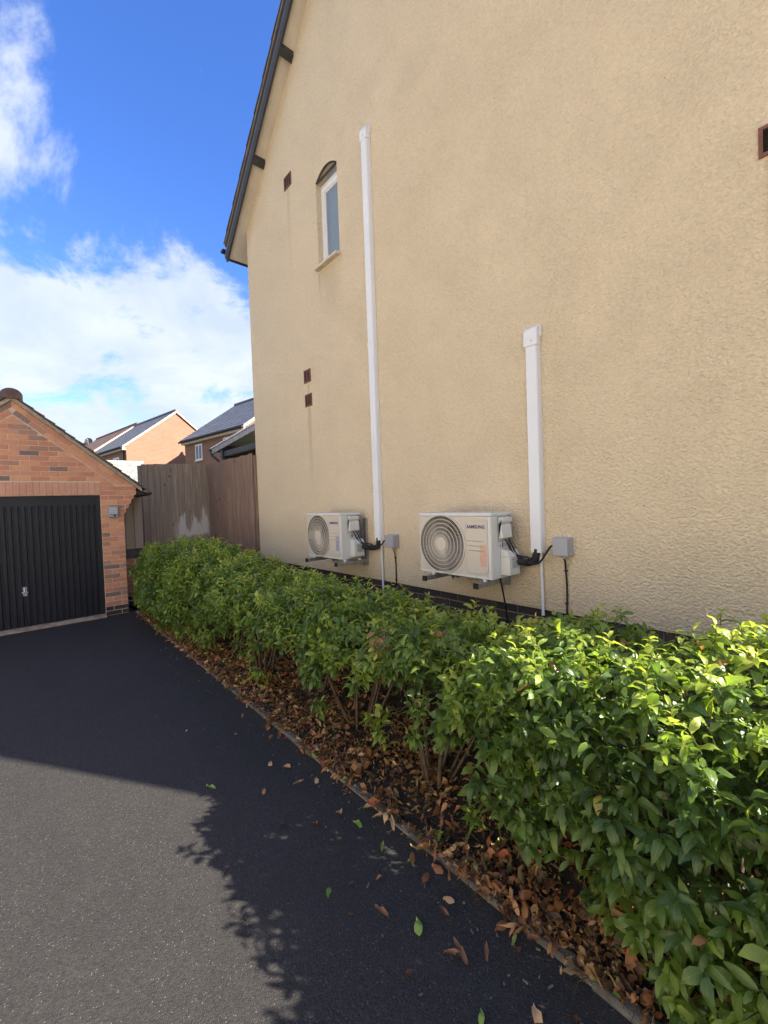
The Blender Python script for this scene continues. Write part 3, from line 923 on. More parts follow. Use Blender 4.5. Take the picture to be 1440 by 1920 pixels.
for sgn in (1, -1):                                 # raking courses
    for row in range(2):
        sx = 0.015 + (0.11 if row else 0); smax = 1.53 / math.cos(ang)
        while sx < smax - 0.06:
            w = min(0.215, smax - sx)
            h0 = -(row + 1) * 0.076 + 0.006
            pts = []
            for (a_, b_) in ((sx, h0), (sx + w, h0), (sx + w, h0 + 0.066), (sx, h0 + 0.066)):
                xx = a_ * math.cos(ang) + b_ * math.sin(ang); zz = -a_ * math.sin(ang) + b_ * math.cos(ang)
                pts.append((GC + sgn * xx, GAP_Z + zz))
            pts = clip_poly(pts, (lambda q: q[0] - GC - 0.004) if sgn > 0 else (lambda q: GC - 0.004 - q[0]))
            pts = clip_poly(pts, lambda q: q[1] - 2.115) if pts else pts
            if len(pts) >= 3: cut_brick(wallg, pts, 'brick_dark' if random.random() < 0.16 else 'brick_red')
            sx += 0.225
# verge cement, tiles, ridge
for sgn in (1, -1):
    X = lambda d: GC + sgn * d
    m = MB(); m.prism([(X(0.0), GAR_Y - 0.035, GAP_Z + 0.002), (X(1.60), GAR_Y - 0.035, GAP_Z - GT * 1.60 + 0.002), (X(1.60), GAR_Y - 0.03, GAP_Z - GT * 1.60 + 0.062), (X(0.0), GAR_Y - 0.03, GAP_Z + 0.062)], (0, 0.2, 0)); m.build('verge_cement', 'verge_cement', garage)
    m = MB(); m.prism([(X(0.0), GAR_Y + 0.17, GAP_Z + 0.01), (X(1.60), GAR_Y + 0.17, GAP_Z - GT * 1.60 + 0.01), (X(1.60), GAR_Y + 0.17, GAP_Z - GT * 1.60 + 0.06), (X(0.0), GAR_Y + 0.17, GAP_Z + 0.06)], (0, GDEPTH - 0.1, 0))
    rf = m.build('roof', 'undercloak', garage)
    ln = 1.66 / math.cos(ang); g = 0.155; ca, sa = math.cos(ang), math.sin(ang)
    for r_ in range(int(ln / g) + 1):
        s0 = r_ * g; s1 = min(s0 + g * 1.2, ln)
        def q(s, h, yy): return (X(1.66 - s * ca + h * sa), yy, GAP_Z - GT * 1.66 + 0.068 + s * sa + h * ca)
        ya = GAR_Y - 0.05 - 0.012 * (r_ % 2) + random.uniform(-0.006, 0.006)
        for (y_a, y_b, nm) in ((ya, GAR_Y + 0.16, 'roof_tile'), (GAR_Y + 0.163, GAR_Y + GDEPTH + 0.05, 'tile_course')):
            m = MB(); m.prism([q(s0, 0.008, y_a), q(s0, 0.032, y_a), q(s1, 0.014, y_a), q(s1, 0.0, y_a)], (0, y_b - y_a, 0)); m.build(nm, 'tile_brown', rf)
    m = MB(); pr_ = []
    for i in range(9):
        a = math.pi * i / 8; pr_.append((X(1.70 + 0.05 * math.cos(a)), GAR_Y - 0.04, GAP_Z - GT * 1.66 + 0.03 - 0.055 * math.sin(a)))
    m.prism(pr_, (0, GDEPTH, 0)); m.build('gutter', 'black_matt', garage)
    m = MB(); m.box(min(X(1.54), X(1.64)), max(X(1.54), X(1.64)), GAR_Y + 0.01, GAR_Y + GDEPTH, GAP_Z - GT * 1.6 - 0.06, GAP_Z - GT * 1.6 + 0.0); m.build('fascia', 'black_matt', garage)
# half-round ridge with a solid end
yr = GAR_Y - 0.075; k = 0
while yr < GAR_Y + GDEPTH:
    m = MB(); pr_ = []
    for i in range(17):
        a = math.pi * (-0.10 + 1.2 * i / 16); pr_.append((GC + 0.128 * math.cos(a), yr, GAP_Z + 0.052 + 0.112 * math.sin(a)))
    m.prism(pr_, (0, 0.44, 0)); m.build('ridge_tile', 'tile_brown', garage, bevel=0.008); yr += 0.45; k += 1
# door
dm = MB(); NR = 25; YD = GAR_Y + 0.055; pts = []
x = DX0 + 0.06; pitch_ = (DX1 - DX0 - 0.12) / NR
for i in range(NR):
    xa = x + i * pitch_
    pts += [(xa, 0.0), (xa + pitch_ * 0.55, 0.0), (xa + pitch_ * 0.68, 0.013), (xa + pitch_ * 0.88, 0.013)]
pts.append((DX1 - 0.06, 0.0))
b = len(dm.v)
for (xx, dd) in pts: dm.v += [(xx, YD + dd, 0.035), (xx, YD + dd, DOOR_Z - 0.15)]
for i in range(len(pts) - 1): dm.f.append((2 * i, 2 * i + 2, 2 * i + 3, 2 * i + 1)); dm.m.append(0)
door = dm.build('door', 'door_black', garage)
m = MB(); m.box(DX0 + 0.06, DX1 - 0.06, YD - 0.003, YD + 0.03, DOOR_Z - 0.151, DOOR_Z - 0.062); m.build('door_rail', 'door_black', door)
m = MB()
for (xa, xb, za, zb) in ((DX0 + 0.002, DX0 + 0.06, 0.0, DOOR_Z - 0.003), (DX1 - 0.06, DX1 - 0.002, 0.0, DOOR_Z - 0.003), (DX0 + 0.06, DX1 - 0.06, DOOR_Z - 0.062, DOOR_Z - 0.003)): m.box(xa, xb, YD - 0.012, YD + 0.05, za, zb)
m.build('door_frame', 'door_black', door)
hx, hz = 0.05, 0.56
m = MB()
m.tube([(hx, YD + 0.002, hz + 0.045), (hx, YD - 0.03, hz + 0.045)], 0.012, 10)
m.box(hx - 0.024, hx + 0.024, YD - 0.006, YD + 0.0, hz - 0.07, hz + 0.06)
m.tube([(hx, YD - 0.025, hz + 0.045), (hx, YD - 0.035, hz)], 0.009, 8)
m.tube([(hx - 0.035, YD - 0.036, hz - 0.02), (hx, YD - 0.04, hz - 0.008), (hx + 0.035, YD - 0.036, hz - 0.02)], 0.011, 8)
m.build('handle', 'zinc', door)
m = MB(); m.prism([(DX0 + 0.003, GAR_Y - 0.10, -0.03), (DX0 + 0.003, GAR_Y + 0.12, -0.03), (DX0 + 0.003, GAR_Y + 0.12, 0.033), (DX0 + 0.003, GAR_Y - 0.02, 0.033), (DX0 + 0.003, GAR_Y - 0.10, 0.006)], (DX1 - DX0 - 0.006, 0, 0)); m.build('threshold', 'threshold', garage)
m = MB(); m.box(DX0 - 0.3, DX1 + 0.3, GAR_Y + 0.14, GAR_Y + 0.15, -0.1, 2.2); m.build('inner_lining', 'black_matt', garage)

# lamp on the pier
lamp = thing('wall_light', 'small grey louvred wall light on the brick pier beside the garage door', 'wall light', (1.19, GAR_Y, 1.575))
m = MB(); m.box(1.122, 1.258, GAR_Y - 0.035, GAR_Y - 0.003, 1.585, 1.770); m.build('housing', 'lamp_grey', lamp, bevel=0.006)
m = MB(); m.box(1.130, 1.250, GAR_Y - 0.055, GAR_Y - 0.036, 1.650, 1.760); m.build('lens', 'lamp_glass', lamp)
for i in range(5):
    m = MB(); zz = 1.648 + i * 0.027
    m.prism([(1.124, GAR_Y - 0.036, zz), (1.124, GAR_Y - 0.07, zz - 0.006), (1.124, GAR_Y - 0.07, zz + 0.0005), (1.124, GAR_Y - 0.036, zz + 0.007)], (0.132, 0, 0)); m.build('louvre', 'lamp_grey', lamp)
m = MB(); m.box(1.126, 1.254, GAR_Y - 0.062, GAR_Y - 0.036, 1.590, 1.640); s_ = m.build('sensor_housing', 'lamp_grey', lamp, bevel=0.004)
m = MB(); m.tube([(1.205, GAR_Y - 0.060, 1.615), (1.205, GAR_Y - 0.074, 1.613)], [0.016, 0.010], 10); m.build('sensor', 'black_matt', s_)


# ------------------------------------------------------------------ fences
def board_fence(name, label, p0, p1, z0, z1, width, mat, cap=False, tilt=0.0, posts=True, rails=True):
    """close-boarded fence: wedge boards lapped along p0 -> p1, seen from the -normal side"""
    p0 = Vector((*p0, 0)); p1 = Vector((*p1, 0)); L = (p1 - p0).length; d = (p1 - p0) / L; nrm = Vector((d.y, -d.x, 0))
    f = thing(name, label, 'fence', tuple((p0 + p1) / 2 + Vector((0, 0, z0))))
    n = round(L / width)
    for i in range(n):
        s0 = i * L / n; s1 = s0 + L / n * 1.16
        s1 = min(s1, L)
        jz = random.uniform(-0.008, 0.008); jd = random.uniform(-0.006, 0.006)
        a = p0 + d * s0; b_ = p0 + d * s1
        tz = tilt * (s0 / L - 0.5)
        top = z1 + jz + tz
        m = MB(); base = []
        for (pt, off) in ((a, 0.030 + jd), (b_, 0.006), (b_, 0.0), (a, 0.014 + jd)):
            q = pt + nrm * (off + 0.004 * (0))
            base.append((q.x, q.y, z0))
        m.prism(base, (0, 0, top - z0)); m.build('board', mat, f)
    if rails:
        for zz in (z0 + 0.25, (z0 + z1) / 2, z1 - 0.2):
            m = MB(); q = [p0 + nrm * -0.003, p1 + nrm * -0.003, p1 + nrm * -0.05, p0 + nrm * -0.05]
            m.prism([(v.x, v.y, zz) for v in q], (0, 0, 0.07)); m.build('rail', mat, f)
    if posts:
        for s in (0.0, L):
            c = p0 + d * s - nrm * 0.055
            m = MB(); m.box(c.x - 0.045, c.x + 0.045, c.y - 0.045, c.y + 0.045, 0.0, z1 + tilt * (s / L - 0.5) - 0.03); m.build('post', mat, f)
    return f


FY = 9.62
board_fence('fence', 'weathered brown boarded fence with pale washed-out patches behind the hedge', (1.93, FY), (3.30, FY), 0.92, 2.64, 0.112, 'fence_wood', tilt=0.05)
board_fence('fence', 'dark brown close-boarded fence meeting the corner of the cream house', (3.245, FY - 0.06), (3.245, HOUSE_Y1 + 0.03), 0.92, 2.635, 0.098, 'fence_brown')
board_fence('fence', 'fence panel between the garage corner and the brown fence, reflected light in its paler colour', (1.36, 8.92), (1.772, 8.92), 0.985, 1.99, 0.145, 'fence_lit', posts=False)
# dwarf walls carrying the fences
dw = thing('dwarf_wall', 'low red brick wall with concrete board joining the garage pier behind the hedge', 'wall', (1.6, 8.9, 0))
m = MB(); m.box(1.35, 3.28, 8.935, 9.03, -0.1, 0.80); m.build('wall', 'mortar', dw)
m = MB(); m.box(1.355, 1.80, 8.915, 9.02, 0.815, 0.975); m.build('gravel_board', 'concrete', dw, bevel=0.006)
for r_ in range(10):
    x = 1.36 - (0.1125 if r_ % 2 else 0)
    while x < 2.1:
        xa = max(x, 1.36); put_brick(dw, 'brick_blue' if r_ == 0 else 'brick_red', (xa, 8.93, 0.05 + r_ * 0.075), w=x + 0.215 - xa); x += 0.225
dw = thing('dwarf_wall', 'low brown brick wall under the dark fence at the house corner', 'wall', (3.28, 8.4, 0))
m = MB(); m.box(3.275, 3.37, HOUSE_Y1 + 0.035, FY - 0.03, -0.1, 0.90); m.build('wall', 'mortar_grey', dw)
for r_ in range(7):
    y = FY - 0.04 - (0.1125 if r_ % 2 else 0)
    while y > HOUSE_Y1 + 0.25:
        put_brick(dw, 'brick_dark' if random.random() < 0.35 else 'brick_red', (3.262, y, 0.905 - (r_ + 1) * 0.075), rot=PR); y -= 0.225

# ------------------------------------------------------------------ canopy behind the fence
cn = thing('canopy', 'lean-to canopy with pale edge and dark posts showing over the fence', 'canopy', (4.6, 8.7, 0))
CX = 3.52; CY0, CY1 = 7.30, 10.12; CZ0, CZ1 = 3.315, 3.075        # house end, far end (top edge)
def cz(y): return CZ0 + (CZ1 - CZ0) * (y - CY0) / (CY1 - CY0)
m = MB(); m.prism([(CX, CY0, cz(CY0) - 0.02), (CX, CY1, cz(CY1) - 0.02), (CX, CY1, cz(CY1) - 0.13), (CX, CY0, cz(CY0) - 0.13)], (0.05, 0, 0)); m.build('fascia', 'canopy_grey', cn)
m = MB(); m.prism([(CX - 0.02, CY0, cz(CY0) + 0.01), (CX - 0.02, CY1 + 0.03, cz(CY1) + 0.01), (CX - 0.02, CY1 + 0.03, cz(CY1) - 0.018), (CX - 0.02, CY0, cz(CY0) - 0.018)], (3.0, 0, 0)); m.build('roof', 'canopy_white', cn)
m = MB(); m.prism([(CX + 0.05, CY0, cz(CY0) - 0.03), (CX + 0.05, CY1, cz(CY1) - 0.03), (CX + 0.05, CY1, cz(CY1) - 0.05), (CX + 0.05, CY0, cz(CY0) - 0.05)], (2.9, 0, 0)); m.build('ceiling', 'canopy_under', cn)
m = MB(); m.box(CX + 0.03, CX + 2.9, 9.55, 9.66, 2.80, cz(9.66) - 0.051); m.build('beam', 'post_dark', cn)
m = MB(); m.box(CX + 0.06, CX + 0.16, CY0, 9.55, 2.83, 2.94); m.build('beam', 'post_dark', cn)
for x in (CX + 0.10, CX + 2.75):
    m = MB(); m.box(x - 0.06, x + 0.06, 9.54, 9.665, 0.0, 2.80); m.build('post', 'post_dark', cn)
m = MB(); pr_ = []
for i in range(9):
    a = math.pi * i / 8; pr_.append((CX - 0.03, CY1 + 0.07 + 0.05 * math.cos(a), cz(CY1) - 0.02 - 0.06 * math.sin(a)))
m.prism(pr_, (3.0, 0, 0)); m.build('gutter', 'post_dark', cn)
m = MB(); m.tube([(CX + 0.02, CY1 + 0.06, cz(CY1) - 0.06), (CX + 0.02, CY1 + 0.06, cz(CY1) - 0.16), (CX + 0.09, CY1 - 0.22, cz(CY1) - 0.34), (CX + 0.09, CY1 - 0.3, 2.55), (CX + 0.09, CY1 - 0.3, 0.2)], 0.03, 8); m.build('downpipe', 'post_dark', cn)

# ------------------------------------------------------------------ unseen house added on the left to bounce sunlight on to the wall
bounce_house = thing('house', 'added cream rendered house out of view on the left, bouncing sunlight on to the wall', 'house', (-10.9, -1.5, 0))
NXF, NY0, NY1, NEZ = -7.6, -9.5, 6.5, 6.1
m = MB(); m.box(NXF - 6.5, NXF, NY0, NY1, 0, NEZ); m.build('wall', 'render_plain', bounce_house)
m = MB(); m.prism([(NXF + 0.35, NY0 - 0.3, NEZ - 0.1), (NXF - 3.25, NY0 - 0.3, NEZ + 2.7), (NXF - 6.85, NY0 - 0.3, NEZ - 0.1)], (0, NY1 - NY0 + 0.6, 0)); m.build('roof', 'tile_brown', bounce_house)
for (wy, wz, ww, wh) in ((-6.5, 1.0, 1.5, 1.2), (-6.5, 3.4, 1.5, 1.15), (-2.0, 3.4, 1.2, 1.15), (3.0, 1.0, 1.5, 1.2), (3.0, 3.4, 1.5, 1.15)):
    m = MB(); m.box(NXF - 0.05, NXF + 0.02, wy, wy + ww, wz, wz + wh); wo = m.build('window', 'upvc', bounce_house)
    for k in (0, 1):
        m = MB(); m.box(NXF + 0.021, NXF + 0.024, wy + 0.06 + k * ww / 2, wy + ww / 2 - 0.04 + k * ww / 2, wz + 0.06, wz + wh - 0.06); m.build('pane', 'far_glass', wo)
m = MB(); m.box(NXF - 0.05, NXF + 0.03, -2.0, -1.0, 0.0, 2.1); m.build('door', 'door_black', bounce_house)

# ------------------------------------------------------------------ houses beyond
TH = R(8.2)


def far_house(label, u0, u1, v0, v1, eave, tan_p, tile, windows=(), gable_trim='cream_trim', base_z=0.0, courses=True):
    """gabled house in the street frame: u to the right, v away; the ridge runs along v"""
    rot = Matrix.Rotation(TH, 4, 'Z')
    h = bpy.data.objects.new('brick_house', None); COL.objects.link(h)
    c = rot @ Vector(((u0 + u1) / 2, v0, 0))
    h.matrix_world = Matrix.Translation(c) @ rot
    tag(h, label, 'house')
    hw = (u1 - u0) / 2; ln = v1 - v0; rz = eave + hw * tan_p
    m = MB()
    prof = [(-hw, 0, 0), (hw, 0, 0), (hw, 0, eave), (0, 0, rz), (-hw, 0, eave)]
    m.prism(prof, (0, ln, 0)); w = m.build('wall', 'far_brick', h)
    for sgn in (-1, 1):
        def P(s, y, hh): return (sgn * (hw + 0.22 - s), y, eave - 0.22 * tan_p + s * tan_p + hh)
        m = MB(); m.prism([P(0, -0.10, 0.02), P(hw + 0.22, -0.10, 0.02), P(hw + 0.22, -0.10, 0.09), P(0, -0.10, 0.09)], (0, ln + 0.2, 0))
        rf = m.build('roof', 'undercloak', h)
        n = int((hw + 0.22) / 0.235)
        for i in range(n + 1):
            s0 = i * 0.235; s1 = min(s0 + 0.26, hw + 0.22)
            if s1 - s0 < 0.04: continue
            m = MB(); m.prism([P(s0, -0.13, 0.10), P(s0, -0.13, 0.135), P(s1, -0.13, 0.115), P(s1, -0.13, 0.095)], (0, ln + 0.26, 0)); m.build('tile_course', tile, rf)
        m = MB(); m.prism([P(0, -0.115, -0.03), P(hw + 0.22, -0.115, -0.03), P(hw + 0.22, -0.115, 0.092), P(0, -0.115, 0.092)], (0, 0.10, 0)); m.build('verge', gable_trim, rf)
        m = MB(); m.box(min(sgn * (hw + 0.005), sgn * (hw + 0.2)), max(sgn * (hw + 0.005), sgn * (hw + 0.2)), 0.0, ln, eave - 0.28, eave - 0.14); m.build('eave_board', gable_trim, rf)
        m = MB(); m.tube([(sgn * (hw + 0.27), -0.1, eave - 0.14), (sgn * (hw + 0.27), ln + 0.1, eave - 0.14)], 0.055, 8); m.build('gutter', 'black_matt', rf)
    m = MB(); m.tube([(0, -0.14, rz + 0.12), (0, ln + 0.14, rz + 0.12)], 0.10, 8); m.build('ridge', tile, h)
    m = MB(); m.tube([(-hw - 0.06, 0.25, eave - 0.25), (-hw - 0.06, 0.25, 0)], 0.035, 6); m.build('downpipe', 'black_matt', h)
    for (va, vb, za, zb) in windows:               # on the side facing the drive
        xw = -hw - 0.012
        wn = MB(); lights = [rect(va + 0.07, (va + vb) / 2 - 0.03, za + 0.07, zb - 0.07), rect((va + vb) / 2 + 0.03, vb - 0.07, za + 0.07, zb - 0.07)]
        wn.holed(rect(va, vb, za, zb), lights, lambda y, z: (xw, y, z))
        for lp in lights: wn.band(lp, lambda y, z: (xw, y, z), lambda y, z: (xw + 0.02, y, z))
        wn.band(rect(va, vb, za, zb), lambda y, z: (xw, y, z), lambda y, z: (xw + 0.03, y, z))
        wo = wn.build('window', 'upvc', h)
        for lp in lights:
            g_ = MB(); g_.poly([(xw + 0.009, y, z) for y, z in lp]); g_.build('pane', 'far_glass', wo)
        s = MB(); s.box(xw - 0.05, xw + 0.01, va - 0.05, vb + 0.05, za - 0.06, za - 0.002); s.build('sill', 'cream_trim', wo)
    return h


# in the street frame (found from the photograph's vanishing points)
far_house('orange brick gabled house with slate roof, squarely facing the drive', 8.86, 14.68, 27.0, 33.5, 5.42, 0.775, 'tile_slate', windows=((1.2, 2.25, 3.7, 4.85), (4.0, 5.0, 3.7, 4.85)))
far_house('brick house with grey tiled roof and white window, right above the brown fence', 10.5, 16.9, 17.0, 23.2, 5.36, 0.715, 'tile_slate', windows=((4.25, 5.0, 4.16, 4.98), (1.35, 2.1, 4.3, 5.0)))
far_house('brick house with rusty brown roof adjoining the back of the orange gabled house', 8.80, 15.0, 33.75, 43.0, 5.52, 0.755, 'tile_rust')
dhouse = far_house('farthest brick house, only its roof end peeping over the garage verge', 9.1, 15.3, 46.2, 55.0, 5.72, 0.755, 'tile_rust')

# low outbuilding with pale tiles
ob = thing('outbuilding', 'low outbuilding with pale sunlit tiled roof between garage and fence', 'outbuilding', (0.3, 17.5, 0))
OX0, OX1 = -3.0, 3.62; OR_Y, OR_Z = 17.6, 3.36; OE_Y, OE_Z = 15.2, 2.25
m = MB(); m.box(OX0 + 0.15, OX1 - 0.15, OE_Y + 0.2, 2 * OR_Y - OE_Y - 0.2, 0, OE_Z + 0.02); m.build('wall', 'far_brick', ob)
for sgn in (1, -1):
    yE = OE_Y if sgn > 0 else 2 * OR_Y - OE_Y
    m = MB(); m.prism([(OX0, yE, OE_Z), (OX0, OR_Y, OR_Z), (OX0, OR_Y, OR_Z + 0.03), (OX0, yE, OE_Z + 0.03)], (OX1 - OX0, 0, 0)); rf = m.build('roof', 'undercloak', ob)
    nr = 11
    for i in range(nr):
        f0, f1 = i / nr, min(1, (i + 1.12) / nr)
        def Q(f, h): return (yE + (OR_Y - yE) * f, OE_Z + 0.035 + (OR_Z - OE_Z) * f + h)
        if sgn > 0:
            x = 1.6 - (0.09 if i % 2 else 0)
            while x < 3.45:
                m = MB(); (ya, za), (yb, zb), (yc, zc_), (yd, zd) = Q(f0, 0.0), Q(f0, 0.022), Q(f1, 0.010), Q(f1, -0.002)
                m.prism([(x, ya, za), (x, yb, zb), (x, yc, zc_), (x, yd, zd)], (0.172, 0, 0)); m.build('roof_tile', 'tile_pale', rf); x += 0.18
            spans = ((OX0, 1.5),)
        else: spans = ((OX0, OX1),)
        for xa, xb in spans:
            m = MB(); (ya, za), (yb, zb), (yc, zc_), (yd, zd) = Q(f0, 0.0), Q(f0, 0.022), Q(f1, 0.010), Q(f1, -0.002)
            m.prism([(xa, ya, za), (xa, yb, zb), (xa, yc, zc_), (xa, yd, zd)], (xb - xa, 0, 0)); m.build('tile_course', 'tile_pale', rf)
m = MB(); m.tube([(OX0, OR_Y, OR_Z + 0.05), (OX1, OR_Y, OR_Z + 0.05)], 0.07, 8); m.build('ridge', 'tile_pale', ob)
m = MB(); m.box(OX0, OX1, OE_Y - 0.03, OE_Y - 0.005, OE_Z - 0.10, OE_Z + 0.03); m.build('fascia', 'upvc', ob)

# satellite dish fixed to the farthest roof
dc = Matrix.Rotation(TH, 4, 'Z') @ Vector((12.02, 45.95, 8.10))
dish = thing('satellite_dish', 'small dark satellite dish on the farthest roof above the garage verge', 'satellite dish', tuple(dc))
m = MB(); dn = Vector((-0.35, -0.85, 0.35)).normalized(); ex = dn.cross(Vector((0, 0, 1))).normalized(); ey = ex.cross(dn)
for i in range(5):
    r_ = 0.32 * i / 4; dep = 0.09 * (i / 4) ** 2
    for k in range(16):
        a = 2 * math.pi * k / 16; m.v.append(tuple(dc + ex * r_ * math.cos(a) + ey * r_ * 1.1 * math.sin(a) + dn * dep))
for i in range(4):
    for k in range(16):
        k2 = (k + 1) % 16; m.f.append((i * 16 + k, i * 16 + k2, (i + 1) * 16 + k2, (i + 1) * 16 + k)); m.m.append(0)
m.build('reflector', 'black_matt', dish, smooth=True, fix=False)
m = MB(); m.tube([dc - ey * 0.3 + dn * 0.09, dc + dn * 0.33], 0.018, 6); m.tube([dc + dn * 0.30, dc + dn * 0.40], 0.04, 8); m.build('arm', 'box_grey', dish)
m = MB(); m.tube([dc, dc - dn * 0.15, dc - dn * 0.15 - Vector((0, 0, 0.55))], 0.025, 6); m.build('mount', 'box_grey', dish)


# ------------------------------------------------------------------ air conditioning units
def text_mesh(name, body, size, mat, offset=0.0, space=1.0):
    cu = bpy.data.curves.new(name, 'FONT'); cu.body = body; cu.size = size; cu.align_x = 'CENTER'; cu.align_y = 'CENTER'
    cu.extrude = 0.0006; cu.offset = offset; cu.space_character = space
    to = bpy.data.objects.new(name, cu); COL.objects.link(to)
    dg = bpy.context.evaluated_depsgraph_get()
    me = bpy.data.meshes.new_from_object(to.evaluated_get(dg))
    bpy.data.objects.remove(to); bpy.data.curves.remove(cu)
    me.materials.clear(); me.materials.append(MATS[mat]); me.name = name
    return me


ACX = 2.92                                          # front face
AC_D = 0.285


def ac_unit(yr, yl, z0, z1, label, sticker, bottom_cable):
    """yr: end nearest the camera, yl: far end; front towards -x"""
    t = thing('air_conditioner', label, 'air conditioner', (ACX + 0.14, (yr + yl) / 2, z0), group='outdoor air conditioning units on the wall')
    w = yl - yr; h = z1 - z0
    fy, fz, fr = yr + w * 0.660, z0 + h * 0.490, min(0.263, h * 0.475)
    zt = z1 - 0.030
    ring = circle(fy, fz, fr + 0.003, 56)
    m = MB()
    m.holed(rect(yr, yl, z0 + 0.02, zt), [ring], lambda y, z: (ACX, y, z))
    m.band(ring, lambda y, z: (ACX, y, z), lambda y, z: (ACX + 0.10, y, z), 1)
    m.poly([(ACX + 0.10, y, z) for y, z in ring], 1)
    # far end, back, underside
    m.poly([(ACX, yl, z0 + 0.02), (ACX + AC_D, yl, z0 + 0.02), (ACX + AC_D, yl, zt), (ACX, yl, zt)])
    m.poly([(ACX + AC_D, yr, z0 + 0.02), (ACX + AC_D, yl, z0 + 0.02), (ACX + AC_D, yl, zt), (ACX + AC_D, yr, zt)], 2)
    m.build('casing', ['ac_paint', 'ac_inner', 'ac_fin'], t, fix=False)
    # near end panel, wrapped round the front corner
    m = MB(); m.prism([(ACX - 0.002, yr + 0.028, z0 + 0.02), (ACX - 0.002, yr + 0.006, z0 + 0.02), (ACX + 0.006, yr - 0.002, z0 + 0.02), (ACX + AC_D - 0.045, yr - 0.002, z0 + 0.02), (ACX + AC_D - 0.045, yr + 0.028, z0 + 0.02)], (0, 0, zt - z0 - 0.02)); endp = m.build('end_panel', 'ac_side', t)
    m = MB(); m.prism([(ACX + AC_D - 0.043, yr + 0.002, z0 + 0.02), (ACX + AC_D, yr + 0.002, z0 + 0.02), (ACX + AC_D, yr + 0.03, z0 + 0.02), (ACX + AC_D - 0.043, yr + 0.03, z0 + 0.02)], (0, 0, zt - z0 - 0.02)); m.build('rear_fins', 'ac_fin', t)
    m = MB(); m.box(ACX - 0.006, ACX + AC_D + 0.006, yr - 0.008, yl + 0.006, zt + 0.0005, z1); m.build('top_cover', 'ac_side', t, bevel=0.009)
    m = MB(); m.box(ACX - 0.004, ACX + AC_D, yr - 0.004, yl + 0.003, z0, z0 + 0.0195); m.build('base_pan', 'ac_side', t, bevel=0.004)
    # fan behind the guard
    hub = (ACX + 0.05, fy, fz)
    fan = MB(); fan.tube([(ACX + 0.095, fy, fz), (ACX + 0.03, fy, fz)], 0.075, 20)
    for k in range(3):
        a0 = 2 * math.pi * k / 3 + 0.4; rows = []
        for i in range(7):
            a = a0 + i * 0.22; row = []
            for rr in (0.07, 0.15, fr - 0.025):
                row.append((ACX + 0.085 - 0.045 * i / 6, fy + rr * math.cos(a + 0.25 * rr / fr), fz + rr * math.sin(a + 0.25 * rr / fr)))
            rows.append(row)
        b = len(fan.v)
        for row in rows: fan.v += row
        for i in range(6):
            for j in range(2):
                q = b + i * 3 + j; fan.f.append((q, q + 1, q + 4, q + 3)); fan.m.append(0)
    fan.build('fan', 'ac_blade', t, fix=False)

    def torus(cy, cz_, cx, rr, r2, nm, mat, seg=56, s2=6):
        m = MB()
        for i in range(seg):
            a = 2 * math.pi * i / seg
            for k in range(s2):
                b_ = 2 * math.pi * k / s2; q = rr + r2 * math.cos(b_)
                m.v.append((cx + r2 * math.sin(b_) * 0.9, cy + q * math.cos(a), cz_ + q * math.sin(a)))
        for i in range(seg):
            for k in range(s2):
                i2, k2 = (i + 1) % seg, (k + 1) % s2
                m.f.append((i * s2 + k, i * s2 + k2, i2 * s2 + k2, i2 * s2 + k)); m.m.append(0)
        return m.build(nm, mat, guard if nm != 'fan_guard' else t, smooth=True)
    guard = None
    guard = torus(fy, fz, ACX - 0.006, fr + 0.001, 0.0085, 'fan_guard', 'ac_paint')
    for frac in (0.30, 0.44, 0.58, 0.72, 0.86):
        torus(fy, fz, ACX - 0.012 + 0.008 * frac, fr * frac, 0.0036, 'guard_ring', 'ac_paint')
    rib = MB(); NRB = 96
    for k in range(NRB):
        a = 2 * math.pi * k / NRB; pts = []
        for i in range(6):
            rr = 0.062 + (fr - 0.062) * i / 5; aa = a + 0.32 * (i / 5) ** 1.4
            pts.append((ACX - 0.008 + 0.006 * i / 5, fy + rr * math.cos(aa), fz + rr * math.sin(aa)))
        rib.tube(pts, 0.0021, 3, caps=False)
    tag(rib.build('guard_ribs', 'ac_paint', guard), None, kind='stuff')
    m = MB(); m.tube([(ACX - 0.006, fy, fz), (ACX - 0.013, fy, fz), (ACX - 0.016, fy, fz)], [0.064, 0.063, 0.052], 28); m.build('guard_hub', 'ac_paint', guard, smooth=False)
    # service panel with raised rim
    py0, py1, pz0, pz1 = yr + 0.030, yr + w * 0.325, z0 + 0.045, zt - 0.020
    lo = rrect(py0, py1, pz0, pz1, 0.03); li = rrect(py0 + 0.012, py1 - 0.012, pz0 + 0.012, pz1 - 0.012, 0.022)
    m = MB()
    m.band(lo, lambda y, z: (ACX - 0.0005, y, z), lambda y, z: (ACX - 0.009, (y - (py0 + py1) / 2) * 0.985 + (py0 + py1) / 2, z))
    lo2 = [((y - (py0 + py1) / 2) * 0.985 + (py0 + py1) / 2, z) for y, z in lo]
    m.holed(lo2, [li], lambda y, z: (ACX - 0.009, y, z))
    m.band(li, lambda y, z: (ACX - 0.009, y, z), lambda y, z: (ACX - 0.005, y, z))
    m.poly([(ACX - 0.005, y, z) for y, z in li])
    pan = m.build('front_panel', 'ac_paint', t)
    for i in range(3):
        zz = pz0 + (pz1 - pz0) * (0.595 - 0.088 * i)
        s = MB(); s.prism([(ACX - 0.0055, py0 + 0.045, zz - 0.008), (ACX - 0.0125, py0 + 0.045, zz + 0.003), (ACX - 0.0055, py0 + 0.045, zz + 0.006)], (0, py1 - py0 - 0.075, 0)); s.build('ridge', 'ac_paint', pan)
    lg = text_mesh('logo', 'SAMSUNG', 0.0400, 'logo_blue', 0.0011, 1.02)
    o = link('logo', lg, pan)
